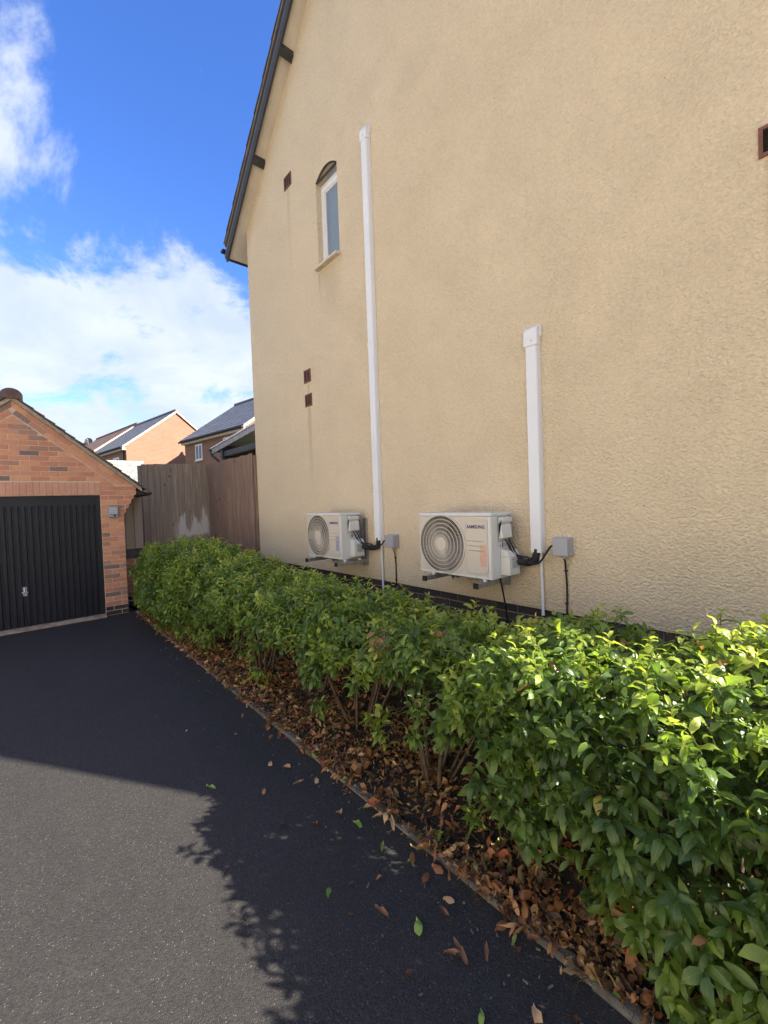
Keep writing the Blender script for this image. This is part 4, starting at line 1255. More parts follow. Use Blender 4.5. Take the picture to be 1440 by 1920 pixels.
    o.matrix_basis = Matrix.Translation((ACX - 0.0062, (py0 + py1) / 2 + 0.002, zt - 0.088)) @ Matrix(((0, 0, -1, 0), (-1, 0, 0, 0), (0, 1, 0, 0), (0, 0, 0, 1)))
    m = MB(); m.poly([(ACX - 0.0058, y, z) for y, z in rect(py0 + 0.018, py0 + 0.080, pz0 + 0.06, pz0 + (pz1 - pz0) * 0.53)]); m.build('sticker', sticker, pan)
    # pipe and terminal covers on the near end
    m = MB(); xa, xb = ACX + 0.098, ACX + 0.245
    m.prism([(xa, yr - 0.003, zt - 0.19), (xa, yr - 0.045, zt - 0.185), (xa, yr - 0.035, zt - 0.075), (xa, yr - 0.020, zt - 0.070), (xa, yr - 0.045, zt - 0.05), (xa, yr - 0.05, zt - 0.018), (xa, yr - 0.003, zt - 0.006)], (xb - xa, 0, 0)); m.build('terminal_cover', 'ac_side', endp, bevel=0.006)
    m = MB(); m.holed(rect(xa - 0.008, xb + 0.008, zt - 0.215, zt - 0.003), [rect(xa - 0.003, xb + 0.003, zt - 0.21, zt - 0.008)], lambda x, z: (x, yr - 0.0045, z)); m.build('cover_seam', 'ac_fin', endp)
    m = MB(); xa, xb = ACX + 0.12, ACX + 0.278; za, zb = z0 + 0.025, z0 + 0.245
    m.prism([(xa, yr - 0.003, za), (xa + 0.006, yr - 0.088, za + 0.004), (xb, yr - 0.088, za + 0.004), (xb, yr - 0.003, za)], (0, 0, 0.155))
    m.prism([(xa, yr - 0.003, za + 0.156), (xa + 0.006, yr - 0.088, za + 0.16), (xa + 0.006, yr - 0.06, zb - 0.01), (xa, yr - 0.003, zb)], (xb - xa - 0.002, 0, 0))
    vc = m.build('valve_cover', 'ac_side', endp, bevel=0.005)
    m = MB(); m.box(xa + 0.045, xb - 0.022, yr - 0.0905, yr - 0.0885, za + 0.06, za + 0.15); gr = m.build('vent_grille', 'ac_fin', vc)
    for i in range(6):
        m = MB(); zz = za + 0.066 + i * 0.0145; m.box(xa + 0.045, xb - 0.022, yr - 0.094, yr - 0.0907, zz, zz + 0.006); m.build('slat', 'ac_side', gr)
    m = MB(); m.poly([(x, yr - 0.0045, z) for x, z in rect(ACX + 0.098, ACX + 0.238, zt - 0.275, zt - 0.218)]); st = m.build('rating_plate', 'sticker_white', endp)
    m = MB(); m.poly([(x, yr - 0.0055, z) for x, z in ((ACX + 0.103, zt - 0.262), (ACX + 0.137, zt - 0.262), (ACX + 0.120, zt - 0.226))]); m.build('warning_label', 'sticker_yellow', st)
    m = MB(); m.poly([(x, yr - 0.0055, z) for x, z in rect(ACX + 0.145, ACX + 0.165, zt - 0.268, zt - 0.225)]); m.build('label', 'sticker_blue', st)
    for i in range(3):
        m = MB(); m.box(ACX + 0.175, ACX + 0.228, yr - 0.0056, yr - 0.0050, zt - 0.238 - 0.011 * i, zt - 0.235 - 0.011 * i); m.build('print_line', 'ac_inner', st)
    m = MB(); m.tube([(ACX + 0.13, yr - 0.004, z0 + 0.035), (ACX + 0.13, yr - 0.009, z0 + 0.035)], 0.007, 8); m.build('screw', 'zinc', endp)
    return t


A2 = ac_unit(2.035, 2.845, 1.018, 1.572, 'near cream air conditioning unit with salmon sticker, left of the short white trunking', 'sticker_pink', True)
A1 = ac_unit(4.150, 4.915, 1.012, 1.570, 'far cream air conditioning unit with lilac sticker, left of the tall white trunking', 'sticker_lilac', False)


def bracket(yr, yl, z, label):
    t = thing('wall_bracket', label, 'bracket', (WALL_X - 0.02, (yr + yl) / 2, z - 0.1), group='zinc brackets carrying the units')
    for y in (yr, yl):
        m = MB()
        m.box(WALL_X - 0.035, WALL_X - 0.031, y - 0.022, y + 0.022, z - 0.085, z + 0.50)
        m.box(WALL_X - 0.031, WALL_X - 0.004, y - 0.022, y - 0.019, z - 0.085, z + 0.50); m.box(WALL_X - 0.031, WALL_X - 0.004, y + 0.019, y + 0.022, z - 0.085, z + 0.50)
        m.build('upright', 'zinc', t)
        m = MB(); m.box(WALL_X - 0.0345 - 0.44, WALL_X - 0.036, y - 0.021, y + 0.021, z - 0.046, z - 0.006); ra = m.build('rail', 'zinc', t, bevel=0.003)
        m = MB(); m.box(WALL_X - 0.490, WALL_X - 0.4755, y - 0.023, y + 0.023, z - 0.049, z - 0.003); m.build('end_cap', 'black_matt', ra)
        for xx in (ACX + 0.03, ACX + AC_D - 0.04):
            m = MB(); m.tube([(xx, y, z - 0.0055), (xx, y, z + 0.016)], 0.020, 12); m.build('foot', 'sticker_white', ra)
        m = MB(); m.prism([(WALL_X - 0.036, y + 0.0225, z - 0.05), (WALL_X - 0.10, y + 0.0225, z - 0.047), (WALL_X - 0.036, y + 0.0225, z - 0.11)], (0, 0.004, 0)); m.build('gusset', 'zinc', t)
        m = MB(); m.tube([(WALL_X - 0.036, y, z - 0.065), (WALL_X - 0.050, y, z - 0.065)], 0.014, 6); m.build('bolt', 'zinc', t)
    return t


bracket(2.125, 2.70, 1.000, 'zinc wall bracket with black end caps under the near unit')
bracket(4.135, 4.80, 0.994, 'zinc wall bracket with black end caps under the far unit')


# ------------------------------------------------------------------ trunking, boxes, cables, drain pipes
def trunk(yc, z0, z1, w, label, couplers):
    t = thing('pipe_trunking', label, 'trunking', (WALL_X, yc, z0), group='white pipe trunking on the wall')

    def section(yc, w, d, z0, z1, nm, par, mat='white_plastic'):
        pf = [(WALL_X - 0.001, -w / 2), (WALL_X - d * 0.80, -w / 2 + 0.003), (WALL_X - d, -w / 2 + 0.010), (WALL_X - d, w / 2 - 0.010), (WALL_X - d * 0.80, w / 2 - 0.003), (WALL_X - 0.001, w / 2)]
        m = MB(); m.prism([(x, yc + y, z0) for x, y in pf], (0, 0, z1 - z0)); return m.build(nm, mat, par, bevel=0.0015)
    section(yc, w, 0.065, z0, z1 - 0.10, 'cover', t)
    for zc in couplers:
        c = section(yc, w + 0.008, 0.069, zc - 0.03, zc + 0.03, 'coupler', t)
        m = MB(); m.tube([(WALL_X - 0.069, yc - 0.01, zc + 0.012), (WALL_X - 0.072, yc - 0.01, zc + 0.012)], 0.005, 8); m.build('screw', 'box_grey', c)
    # wall-inlet hood: rounded cap turned in towards the wall
    m = MB(); n = 8; prof = []
    for i in range(n + 1):
        a = R(90 * i / n); prof.append((WALL_X - 0.030 - 0.044 * math.cos(a), z1 - 0.06 + 0.06 * math.sin(a)))
    prof = [(WALL_X - 0.001, z1 - 0.16), (WALL_X - 0.074, z1 - 0.16)] + prof + [(WALL_X - 0.001, z1)]
    m.prism([(x, yc - w / 2 - 0.006, z) for x, z in prof], (0, w + 0.012, 0)); hd = m.build('inlet_hood', 'white_plastic', t, bevel=0.008)
    m = MB(); m.prism([(WALL_X - 0.001, yc - w / 2 - 0.014, z1 - 0.085), (WALL_X - 0.018, yc - w / 2 - 0.014, z1 - 0.085), (WALL_X - 0.018, yc - w / 2 - 0.014, z1 + 0.008), (WALL_X - 0.001, yc - w / 2 - 0.014, z1 + 0.008)], (0, w + 0.028, 0)); m.build('flange', 'white_plastic', hd, bevel=0.004)
    m = MB(); m.tube([(WALL_X - 0.074, yc - 0.012, z1 - 0.118), (WALL_X - 0.0775, yc - 0.012, z1 - 0.118)], 0.006, 8); m.build('screw', 'box_grey', hd)
    return t


trunk(3.862, 1.235, 6.07, 0.105, 'tall white pipe trunking running up beside the small window', [3.56])
trunk(1.822, 1.228, 3.085, 0.108, 'short white pipe trunking above the near grey switch box', [])


def switch_box(y0, y1, z0, z1, label):
    t = thing('switch_box', label, 'switch box', (WALL_X, (y0 + y1) / 2, z0), group='grey isolator boxes')
    m = MB(); m.box(WALL_X - 0.045, WALL_X - 0.001, y0, y1, z0, z1); m.build('base', 'box_grey', t, bevel=0.004)
    m = MB(); m.box(WALL_X - 0.098, WALL_X - 0.0462, y0 + 0.004, y1 - 0.004, z0 + 0.004, z1 - 0.004); m.build('lid', 'box_grey', t, bevel=0.006)
    m = MB(); m.tube([(WALL_X - 0.05, (y0 + y1) / 2 - 0.01, z0 + 0.002), (WALL_X - 0.05, (y0 + y1) / 2 - 0.01, z0 - 0.022)], 0.014, 10); m.build('cable_gland', 'box_grey', t)
    return t


switch_box(1.535, 1.665, 1.215, 1.362, 'near square grey switch box right of the short trunking')
switch_box(3.545, 3.690, 1.165, 1.310, 'far square grey switch box right of the tall trunking')


def catenary(pts, n=10):
    """smooth curve through control points (Catmull-Rom)"""
    P = [Vector(p) for p in pts]; P = [P[0]] + P + [P[-1]]; out = []
    for i in range(1, len(P) - 2):
        for k in range(n):
            t = k / n
            out.append(0.5 * ((2 * P[i]) + (P[i + 1] - P[i - 1]) * t + (2 * P[i - 1] - 5 * P[i] + 4 * P[i + 1] - P[i + 2]) * t * t + (-P[i - 1] + 3 * P[i] - 3 * P[i + 1] + P[i + 2]) * t ** 3))
    out.append(P[-2]); return out


def cable(name, label, cat, pts, r, mat, group=None, seg=8):
    m = MB(); m.tube(catenary(pts), r, seg)
    o = m.build(name, mat, smooth=True)
    return tag(o, label, cat, group)


for (yr, zt, yT, zT, yB, zB, nm) in ((2.035, 1.542, 1.822, 1.228, 1.665, 1.285, 'near'), (4.150, 1.540, 3.862, 1.235, 3.690, 1.24, 'far')):
    cable('insulated_pipe', f'thick black lagged pipes looping from the {nm} unit up into its trunking', 'pipe', [(3.15, yr - 0.03, 1.155), (3.19, yr - 0.11, 1.150), (3.245, (yr + yT) / 2 - 0.02, 1.135), (3.262, yT + 0.035, 1.155), (3.262, yT + 0.010, 1.20), (3.262, yT, zT + 0.03)], 0.031, 'foam_black', 'lagged pipes', 10)
    cable('power_cable', f'black cable dropping from the {nm} unit and rising to its grey box', 'cable', [(3.075, yr - 0.035, zt - 0.192), (3.085, yr - 0.05, zt - 0.235), (3.14, yr - 0.075, zt - 0.33), (3.20, (yr + yT) / 2 - 0.03, 1.165), (3.215, yT + 0.02, 1.135), (3.215, yT - 0.05, 1.16), (3.225, yB + 0.03, zB - 0.01), (3.235, yB - 0.003, zB + 0.015)], 0.0085, 'cable_black', 'black cables from the units')
    m = MB(); m.tube(catenary([(3.115, yr - 0.035, zt - 0.192), (3.125, yr - 0.055, zt - 0.235), (3.17, yr - 0.085, zt - 0.335), (3.215, (yr + yT) / 2 - 0.05, 1.185), (3.225, yT + 0.03, 1.15), (3.245, yT + 0.005, 1.19), (3.255, yT - 0.012, zT + 0.02)]), 0.0075, 8)
    tag(m.build('control_cable', 'cable_black', smooth=True), f'second thinner black cable running from the {nm} unit into its trunking', 'cable', 'black cables from the units')
tag(MB().tube([(3.278, 1.800, 1.226), (3.279, 1.797, 1.10), (3.280, 1.792, 0.70)], 0.012, 10).build('drain_pipe', 'white_plastic', smooth=False), 'thin white drain pipe hanging below the short trunking', 'drain pipe', 'white drain pipes')
tag(MB().tube([(3.278, 3.833, 1.233), (3.280, 3.832, 0.42)], 0.0125, 10).build('drain_pipe', 'white_plastic'), 'thin white drain pipe hanging below the tall trunking', 'drain pipe', 'white drain pipes')
for (yb, zb, zlow, nm) in ((1.592, 1.193, 0.70, 'near'), (3.607, 1.143, 0.40, 'far')):
    t = thing('supply_cable', f'thin black clipped cable running down from the {nm} grey box', 'cable', (WALL_X, yb, zlow))
    m = MB(); m.tube(catenary([(WALL_X - 0.05, yb, zb + 0.01), (WALL_X - 0.03, yb - 0.002, zb - 0.03), (WALL_X - 0.012, yb + 0.003, zb - 0.10), (WALL_X - 0.011, yb - 0.003, zb - 0.25), (WALL_X - 0.011, yb + 0.002, zlow + 0.02)] + ([(WALL_X + 0.004, yb - 0.01, 0.66), (WALL_X + 0.0, yb - 0.07, 0.615), (WALL_X + 0.0, yb - 0.25, 0.60), (WALL_X + 0.0, yb - 0.6, 0.598)] if nm == 'near' else [])), 0.0072, 8); m.build('lead', 'cable_black', t, smooth=True)
    for zz in (zb - 0.10, zb - 0.36):
        m = MB(); m.box(WALL_X - 0.022, WALL_X - 0.001, yb - 0.010, yb + 0.011, zz - 0.005, zz + 0.005); c = m.build('clip', 'cable_black', t)
        m = MB(); m.tube([(WALL_X - 0.015, yb + 0.011, zz), (WALL_X - 0.015, yb + 0.019, zz)], 0.004, 6); m.build('nail', 'zinc', c)
cable('drain_hose', 'short black hose hanging under the near unit down behind the hedge', 'hose', [(3.13, 2.10, 1.012), (3.15, 2.10, 0.93), (3.20, 2.11, 0.80), (3.25, 2.12, 0.62), (3.26, 2.12, 0.40)], 0.0075, 'cable_black')

# ------------------------------------------------------------------ leaves
ROWS_T = [0.0, 0.16, 0.42, 0.68, 0.88, 1.0]
ROWS_W = [0.06, 0.62, 1.0, 0.86, 0.42, 0.02]


def leaf_template(width, curl, fold, wave, twist=0.0, jit=0.0, seed=0):
    """unit-length leaf along +y, face up +z: 18 verts, 10 quads"""
    V = []; UV = []; rj = np.random.default_rng(100 + seed)
    for t, wv in zip(ROWS_T, ROWS_W):
        zc = -curl * t * t + 0.06 * math.sin(t * 3.0)
        yc = t * (1 - 0.18 * curl * t)
        for sx in (-1, 0, 1):
            x = sx * width * 0.5 * wv
            z = zc + abs(sx) * fold * width * wv + sx * wave * math.sin(t * 7) * 0.03 + sx * twist * t * 0.12
            jx, jy, jz = rj.normal(0, jit, 3)
            V.append((x + jx * width * (0.4 if sx else 0.15), yc + jy * 0.3, z + jz * 0.5)); UV.append((0.5 + 0.5 * sx, t))
    F = []
    for r_ in range(5):
        for c in range(2):
            a = r_ * 3 + c; F.append((a, a + 1, a + 4, a + 3))
    return np.array(V), np.array(F), np.array(UV)


LEAF_T = [leaf_template(0.38, 0.30, 0.20, 0.4, 0, 0.05, 1), leaf_template(0.43, 0.42, 0.12, -0.5, 0, 0.06, 2), leaf_template(0.34, 0.16, 0.28, 0.3, 0.4, 0.06, 3), leaf_template(0.40, 0.55, 0.16, 0.6, -0.5, 0.07, 4), leaf_template(0.46, 0.22, 0.10, -0.6, 0.3, 0.09, 5), leaf_template(0.36, 0.36, 0.24, 0.5, -0.3, 0.13, 6)]
DEAD_T = [leaf_template(0.40, 0.15, 0.35, 1.5, 0.9, 0.10, 11), leaf_template(0.46, 0.5, 0.10, -1.6, -0.6, 0.13, 12), leaf_template(0.34, -0.35, 0.55, 1.2, 0.5, 0.11, 13), leaf_template(0.50, 0.25, -0.12, 2.0, 1.0, 0.15, 14), leaf_template(0.62, -0.2, 0.30, 1.0, -1.2, 0.2, 15), leaf_template(0.26, 0.7, 0.50, 0.5, 1.4, 0.10, 16)]


def leaf_single(tmpl, tint, mat):
    V, F, UV = tmpl
    me = bpy.data.meshes.new('leaf'); me.from_pydata(V.tolist(), [], F.tolist())
    fill_leaf_attrs(me, np.full(len(V), tint, np.float32), UV, F)
    me.materials.append(MATS[mat]); me.polygons.foreach_set('use_smooth', [True] * len(F)); me.update()
    return me


def fill_leaf_attrs(me, tint, UV, F):
    at = me.attributes.new('tint', 'FLOAT', 'POINT'); at.data.foreach_set('value', np.asarray(tint, np.float32))
    ul = me.uv_layers.new(name='UVMap')
    ul.data.foreach_set('uv', UV[F.reshape(-1)].astype(np.float32).reshape(-1))


def leaf_merged(name, temps, var, mats4, tints, mat, parent):
    """join many leaves (N,4,4 matrices) into one mesh"""
    VV = []; FF = []; TT = []; UU = []; base = 0
    for k, (V, F, UV) in enumerate(temps):
        sel = np.where(var == k)[0]
        if len(sel) == 0: continue
        A = mats4[sel]
        P = np.einsum('nij,vj->nvi', A[:, :3, :3], V) + A[:, None, :3, 3]
        n = len(sel); nv = len(V)
        VV.append(P.reshape(-1, 3)); FF.append((F[None] + (np.arange(n) * nv)[:, None, None] + base).reshape(-1, 4)); base += n * nv
        TT.append(np.repeat(tints[sel], nv)); UU.append(np.tile(UV, (n, 1)))
    V = np.concatenate(VV); F = np.concatenate(FF); T = np.concatenate(TT); U = np.concatenate(UU)
    me = bpy.data.meshes.new(name)
    me.vertices.add(len(V)); me.vertices.foreach_set('co', V.astype(np.float32).reshape(-1))
    me.loops.add(len(F) * 4); me.loops.foreach_set('vertex_index', F.astype(np.int32).reshape(-1))
    me.polygons.add(len(F)); me.polygons.foreach_set('loop_start', (np.arange(len(F)) * 4).astype(np.int32))
    me.polygons.foreach_set('use_smooth', np.ones(len(F), bool))
    fill_leaf_attrs(me, T, U, F)
    me.materials.append(MATS[mat]); me.update(calc_edges=True)
    return link(name, me, parent)


def basis(d, up, rollj):
    """columns x, y(along leaf), z(face normal)"""
    y = d / np.linalg.norm(d)
    x = np.cross(y, up); nx = np.linalg.norm(x)
    x = np.array([1.0, 0, 0]) if nx < 1e-3 else x / nx
    z = np.cross(x, y)
    c, s = math.cos(rollj), math.sin(rollj)
    x2 = x * c + z * s; z2 = -x * s + z * c
    return np.stack([x2, y, z2], axis=1)


# ------------------------------------------------------------------ the hedge: a row of laurel shrubs
SH_Y = [-1.75, -1.05, -0.35, 0.35, 1.0, 1.72, 2.45, 3.2, 3.95, 4.75, 5.55, 6.35, 7.15]
SH_WORDS = ['laurel shrub out of frame at the near end of the hedge', 'laurel shrub just out of frame by the near end of the hedge', 'large sunlit laurel shrub at the right edge of the picture',
            'big glossy laurel shrub spilling low over the edging, nearest in view', 'sunlit laurel shrub below the near grey switch box', 'laurel shrub with bare stems below the near air conditioner',
            'laurel shrub with a browned top sprig, left of the near air conditioner', 'laurel shrub in front of the far grey switch box', 'laurel shrub below the far air conditioner',
            'shaded laurel shrub fronting the house corner', 'shaded laurel shrub in front of the dark fence', 'tall shaded laurel shrub in front of the patchy fence', 'shaded laurel shrub at the far end, touching the garage pier']


def interp(y, tab):
    ys = [p[0] for p in tab]; vs = [p[1] for p in tab]
    return float(np.interp(y, ys, vs))


TOP_TAB = [(-2, 1.30), (-0.4, 1.24), (0.15, 1.10), (0.9, 1.07), (1.35, 0.96), (2.0, 0.94), (3.0, 0.96), (4.0, 0.99), (5.0, 1.04), (6.0, 1.14), (6.9, 1.22), (7.6, 1.14), (8.1, 0.98)]
BOT_TAB = [(-2, 0.10), (0.4, 0.13), (0.8, 0.28), (1.2, 0.45), (2.0, 0.52), (3.0, 0.49), (4.0, 0.40), (5.0, 0.30), (6.5, 0.20), (8.0, 0.12)]
HC, HHW = 2.03, 0.64


def hedge_top(x, y):
    t = interp(y, TOP_TAB)
    q = (x - HC) / HHW
    back = 0.30 if (1.25 < y < 2.1) else 0.22
    near = min(abs(y - q_) for q_ in SH_Y)
    t += 0.05 - 0.13 * (near / 0.38) ** 2
    drop = (0.16 * max(0, -q) ** 2.5) if q < 0 else (back * q ** 2.0)
    return t - drop + 0.11 * mnoise.noise(Vector((x * 2.6, y * 2.6, 0.3))) + 0.05 * mnoise.noise(Vector((x * 7, y * 7, 5)))


def hedge_front(y, z):
    zt = interp(y, TOP_TAB); f = max(0.0, min(1.0, z / zt))
    near = min(abs(y - q_) for q_ in SH_Y)
    und = 0.16 * max(0.0, 1 - f / 0.75) if 0.9 < y < 5.2 else (-0.10 * min(1.0, (y - 5.2) / 1.2) if y >= 5.2 else 0.0)
    return und + 0.11 * (near / 0.38) ** 2 - 0.02 + HC - HHW * (0.62 + 0.38 * math.sin(math.pi * min(1, f * 0.75 + 0.15))) + 0.10 * mnoise.noise(Vector((y * 2.2, z * 2.6, 9))) + 0.05 * mnoise.noise(Vector((y * 6, z * 6, 4)))


tips = []                                           # (pos, dir, leaf tone: young growth plus painted shade, shrub)
UP = np.array([0, 0, 1.0])
CAMP = np.array([0, 0, EYE])


def clump(p):                                       # foliage gathers in tufts with dark voids between them
    q = Vector((p[0] * 7.5, p[1] * 6.5, p[2] * 7.5))
    return mnoise.noise(q) + 0.35 * mnoise.noise(q * 2.1)


def add_tip(p, d, light):
    k = int(np.argmin([abs(p[1] - s + 0.10 * mnoise.noise(Vector((p[0] * 3, p[2] * 3, 1)))) for s in SH_Y]))
    tips.append((np.array(p), np.array(d) / np.linalg.norm(d), light, k))


Y_LO, Y_HI = -2.0, 8.08
AREA_TOP = (Y_HI - Y_LO) * 2 * HHW
for _ in range(int(AREA_TOP * 430)):                # top
    x = RNG.uniform(HC - HHW, HC + HHW); y = RNG.uniform(Y_LO, Y_HI)
    z = hedge_top(x, y) - 0.02 - RNG.exponential(0.085)
    if z < interp(y, BOT_TAB) + 0.15: continue
    if clump((x, y, z)) < -0.08 and RNG.random() < (0.72 if y > 1.1 else 0.45): continue
    d = np.array([RNG.normal(0, 0.4) - 0.25 * max(0, HC - x), RNG.normal(0, 0.4), 1.0])
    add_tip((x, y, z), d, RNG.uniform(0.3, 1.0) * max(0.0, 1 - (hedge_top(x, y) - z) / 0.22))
for _ in range(480):                                # young shoots standing above the clipped top
    x = RNG.uniform(HC - HHW * 0.9, HC + HHW * 0.85); y = RNG.uniform(Y_LO, Y_HI)
    add_tip((x, y, hedge_top(x, y) + RNG.uniform(0.0, 0.07)), np.array([RNG.normal(0, 0.25), RNG.normal(0, 0.25), 1.0]), 1.0)
for _ in range(int((Y_HI - Y_LO) * 0.95 * 520)):    # front face
    y = RNG.uniform(Y_LO, Y_HI); zt = interp(y, TOP_TAB); zb = interp(y, BOT_TAB)
    z = RNG.uniform(max(0.06, zb - 0.12), zt)
    if z < zb and RNG.random() < 0.65: continue
    if z < zb + 0.22 and 1.0 < y < 4.8 and mnoise.noise(Vector((y * 2.1, z * 2, 7))) < 0.08: continue
    x = hedge_front(y, z) + RNG.exponential(0.10)
    if x > HC + 0.1: continue
    if clump((x, y, z)) < 0.0 and RNG.random() < (0.90 if 1.1 < y < 5.5 else 0.72): continue
    d = np.array([-0.9 + RNG.normal(0, 0.3), RNG.normal(0, 0.5), 0.35 + RNG.normal(0, 0.35)])
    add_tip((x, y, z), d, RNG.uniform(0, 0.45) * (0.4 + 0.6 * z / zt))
for _ in range(950):                                # the near shrubs hang fuller, down to the edging
    y = RNG.uniform(-1.9, 1.15); z = RNG.uniform(0.07, 1.0)
    if y > 0.75 and z < interp(y, BOT_TAB): continue
    x = hedge_front(y, z) + RNG.exponential(0.16)
    if clump((x, y, z)) < -0.05 and RNG.random() < 0.8: continue
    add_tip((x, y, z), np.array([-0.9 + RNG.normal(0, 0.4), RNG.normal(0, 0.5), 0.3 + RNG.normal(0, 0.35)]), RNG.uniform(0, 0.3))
for _ in range(420):
    y = RNG.uniform(5.6, 8.05); z = RNG.uniform(0.10, 0.9)
    x = hedge_front(y, z) + RNG.exponential(0.10)
    add_tip((x, y, z), np.array([-0.9 + RNG.normal(0, 0.4), RNG.normal(0, 0.5), 0.3]), RNG.uniform(0, 0.3))
for _ in range(380):                                # woody middle of the near shrubs
    y = RNG.uniform(-1.9, 1.3); z = RNG.uniform(0.2, 0.95); x = RNG.uniform(HC - 0.35, HC + 0.5)
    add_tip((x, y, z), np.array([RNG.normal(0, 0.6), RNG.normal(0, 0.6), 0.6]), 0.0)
for _ in range(int((Y_HI - Y_LO) * 60)):            # back face
    y = RNG.uniform(Y_LO, Y_HI); z = RNG.uniform(0.25, interp(y, TOP_TAB) - 0.15)
    x = HC + HHW * 0.95 - RNG.exponential(0.10)
    add_tip((x, y, z), np.array([0.9, RNG.normal(0, 0.5), 0.4]), RNG.uniform(0, 0.4))
for _ in range(int((Y_HI - Y_LO) * 45)):            # inside, sparse
    y = RNG.uniform(Y_LO, Y_HI); z = RNG.uniform(interp(y, BOT_TAB) + 0.1, interp(y, TOP_TAB) - 0.15)
    x = RNG.uniform(HC - HHW * 0.6, HC + HHW * 0.6)
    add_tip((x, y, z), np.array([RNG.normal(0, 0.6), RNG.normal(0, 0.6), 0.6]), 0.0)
for (x, y, z) in ((1.62, 2.02, 0.34), (1.60, 1.98, 0.30), (1.66, 2.08, 0.36), (1.68, 1.30, 0.20), (1.62, 1.25, 0.16), (1.70, 1.22, 0.24), (1.55, 3.6, 0.22), (1.58, 3.5, 0.18), (1.52, 5.0, 0.18), (1.55, 4.9, 0.15), (1.60, 1.62, 0.44), (1.56, 2.55, 0.30)):
    for _ in range(3):                              # low sprouts at the foot
        add_tip((x + RNG.normal(0, 0.03), y + RNG.normal(0, 0.03), z + RNG.normal(0, 0.03)), np.array([-0.5 + RNG.normal(0, 0.4), RNG.normal(0, 0.5), 0.7]), 0.35)

BROWN_SPOTS = [((1.55, 1.88, 0.84), 0.10), ((1.80, 1.62, 0.92), 0.06), ((1.75, 1.95, 0.42), 0.10), ((1.5, 1.45, 0.78), 0.05)]
L_mat, L_var, L_tint, L_sh, L_pos = [], [], [], [], []
twig_pts = {k: [] for k in range(len(SH_Y))}
GA = math.radians(137.5)
for (p, d, light, k) in tips:
    far = p[1] > 4.8
    nl = int(RNG.integers(5, 9)); tl = RNG.uniform(0.05, 0.10)
    dead = any(np.linalg.norm(p - np.array(c)) < r_ for c, r_ in BROWN_SPOTS)
    phi = RNG.uniform(0, 6.28)
    x0 = np.cross(d, UP); x0 = x0 / (np.linalg.norm(x0) + 1e-6); y0_ = np.cross(d, x0)
    base = p - d * tl
    twig_pts[k].append((base, p))
    tb = RNG.normal((0.22 if p[1] < 1.2 else 0.33) + 0.12 * min(1.0, light * 2), 0.10) + 0.20 * mnoise.noise(Vector((p[0] * 1.6, p[1] * 1.6, p[2] * 1.6)))  # paler on top, darker low and deep: shade put into the leaf colour
    for i in range(nl):
        f = (i + 0.5) / nl
        pos = base + d * tl * f
        a = phi + i * GA
        side = x0 * math.cos(a) + y0_ * math.sin(a)
        op = 1.0 - 0.55 * f                          # outer leaves point more along the twig
        ld = side * op + d * (0.35 + 0.5 * f) - UP * RNG.uniform(0.05, 0.6)
        ld = ld / np.linalg.norm(ld)
        size = (0.036 + 0.048 * RNG.random() ** 0.85) * (1.0 - 0.35 * f * light)
        B = basis(ld, UP + 0.5 * d + RNG.normal(0, 0.25, 3), RNG.normal(0, 0.3))
        A = np.eye(4); A[:3, :3] = B * size; A[:3, 3] = pos
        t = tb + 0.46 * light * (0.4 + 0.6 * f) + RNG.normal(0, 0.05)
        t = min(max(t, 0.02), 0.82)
        if dead and RNG.random() < 0.75: t = RNG.uniform(0.89, 0.99)
        elif RNG.random() < 0.010: t = RNG.uniform(0.86, 0.97)
        L_mat.append(A); L_var.append(int(RNG.integers(0, 6))); L_tint.append(t); L_sh.append(k); L_pos.append(pos)
L_mat = np.array(L_mat); L_var = np.array(L_var); L_tint = np.array(L_tint); L_sh = np.array(L_sh); L_pos = np.array(L_pos)
print('hedge leaves', len(L_mat))

TINTS = np.array([0.12, 0.22, 0.30, 0.38, 0.48, 0.58, 0.68, 0.78, 0.93])
LEAF_ME = {(v, ti): leaf_single(LEAF_T[v], float(TINTS[ti]), 'leaf') for v in range(6) for ti in range(len(TINTS))}
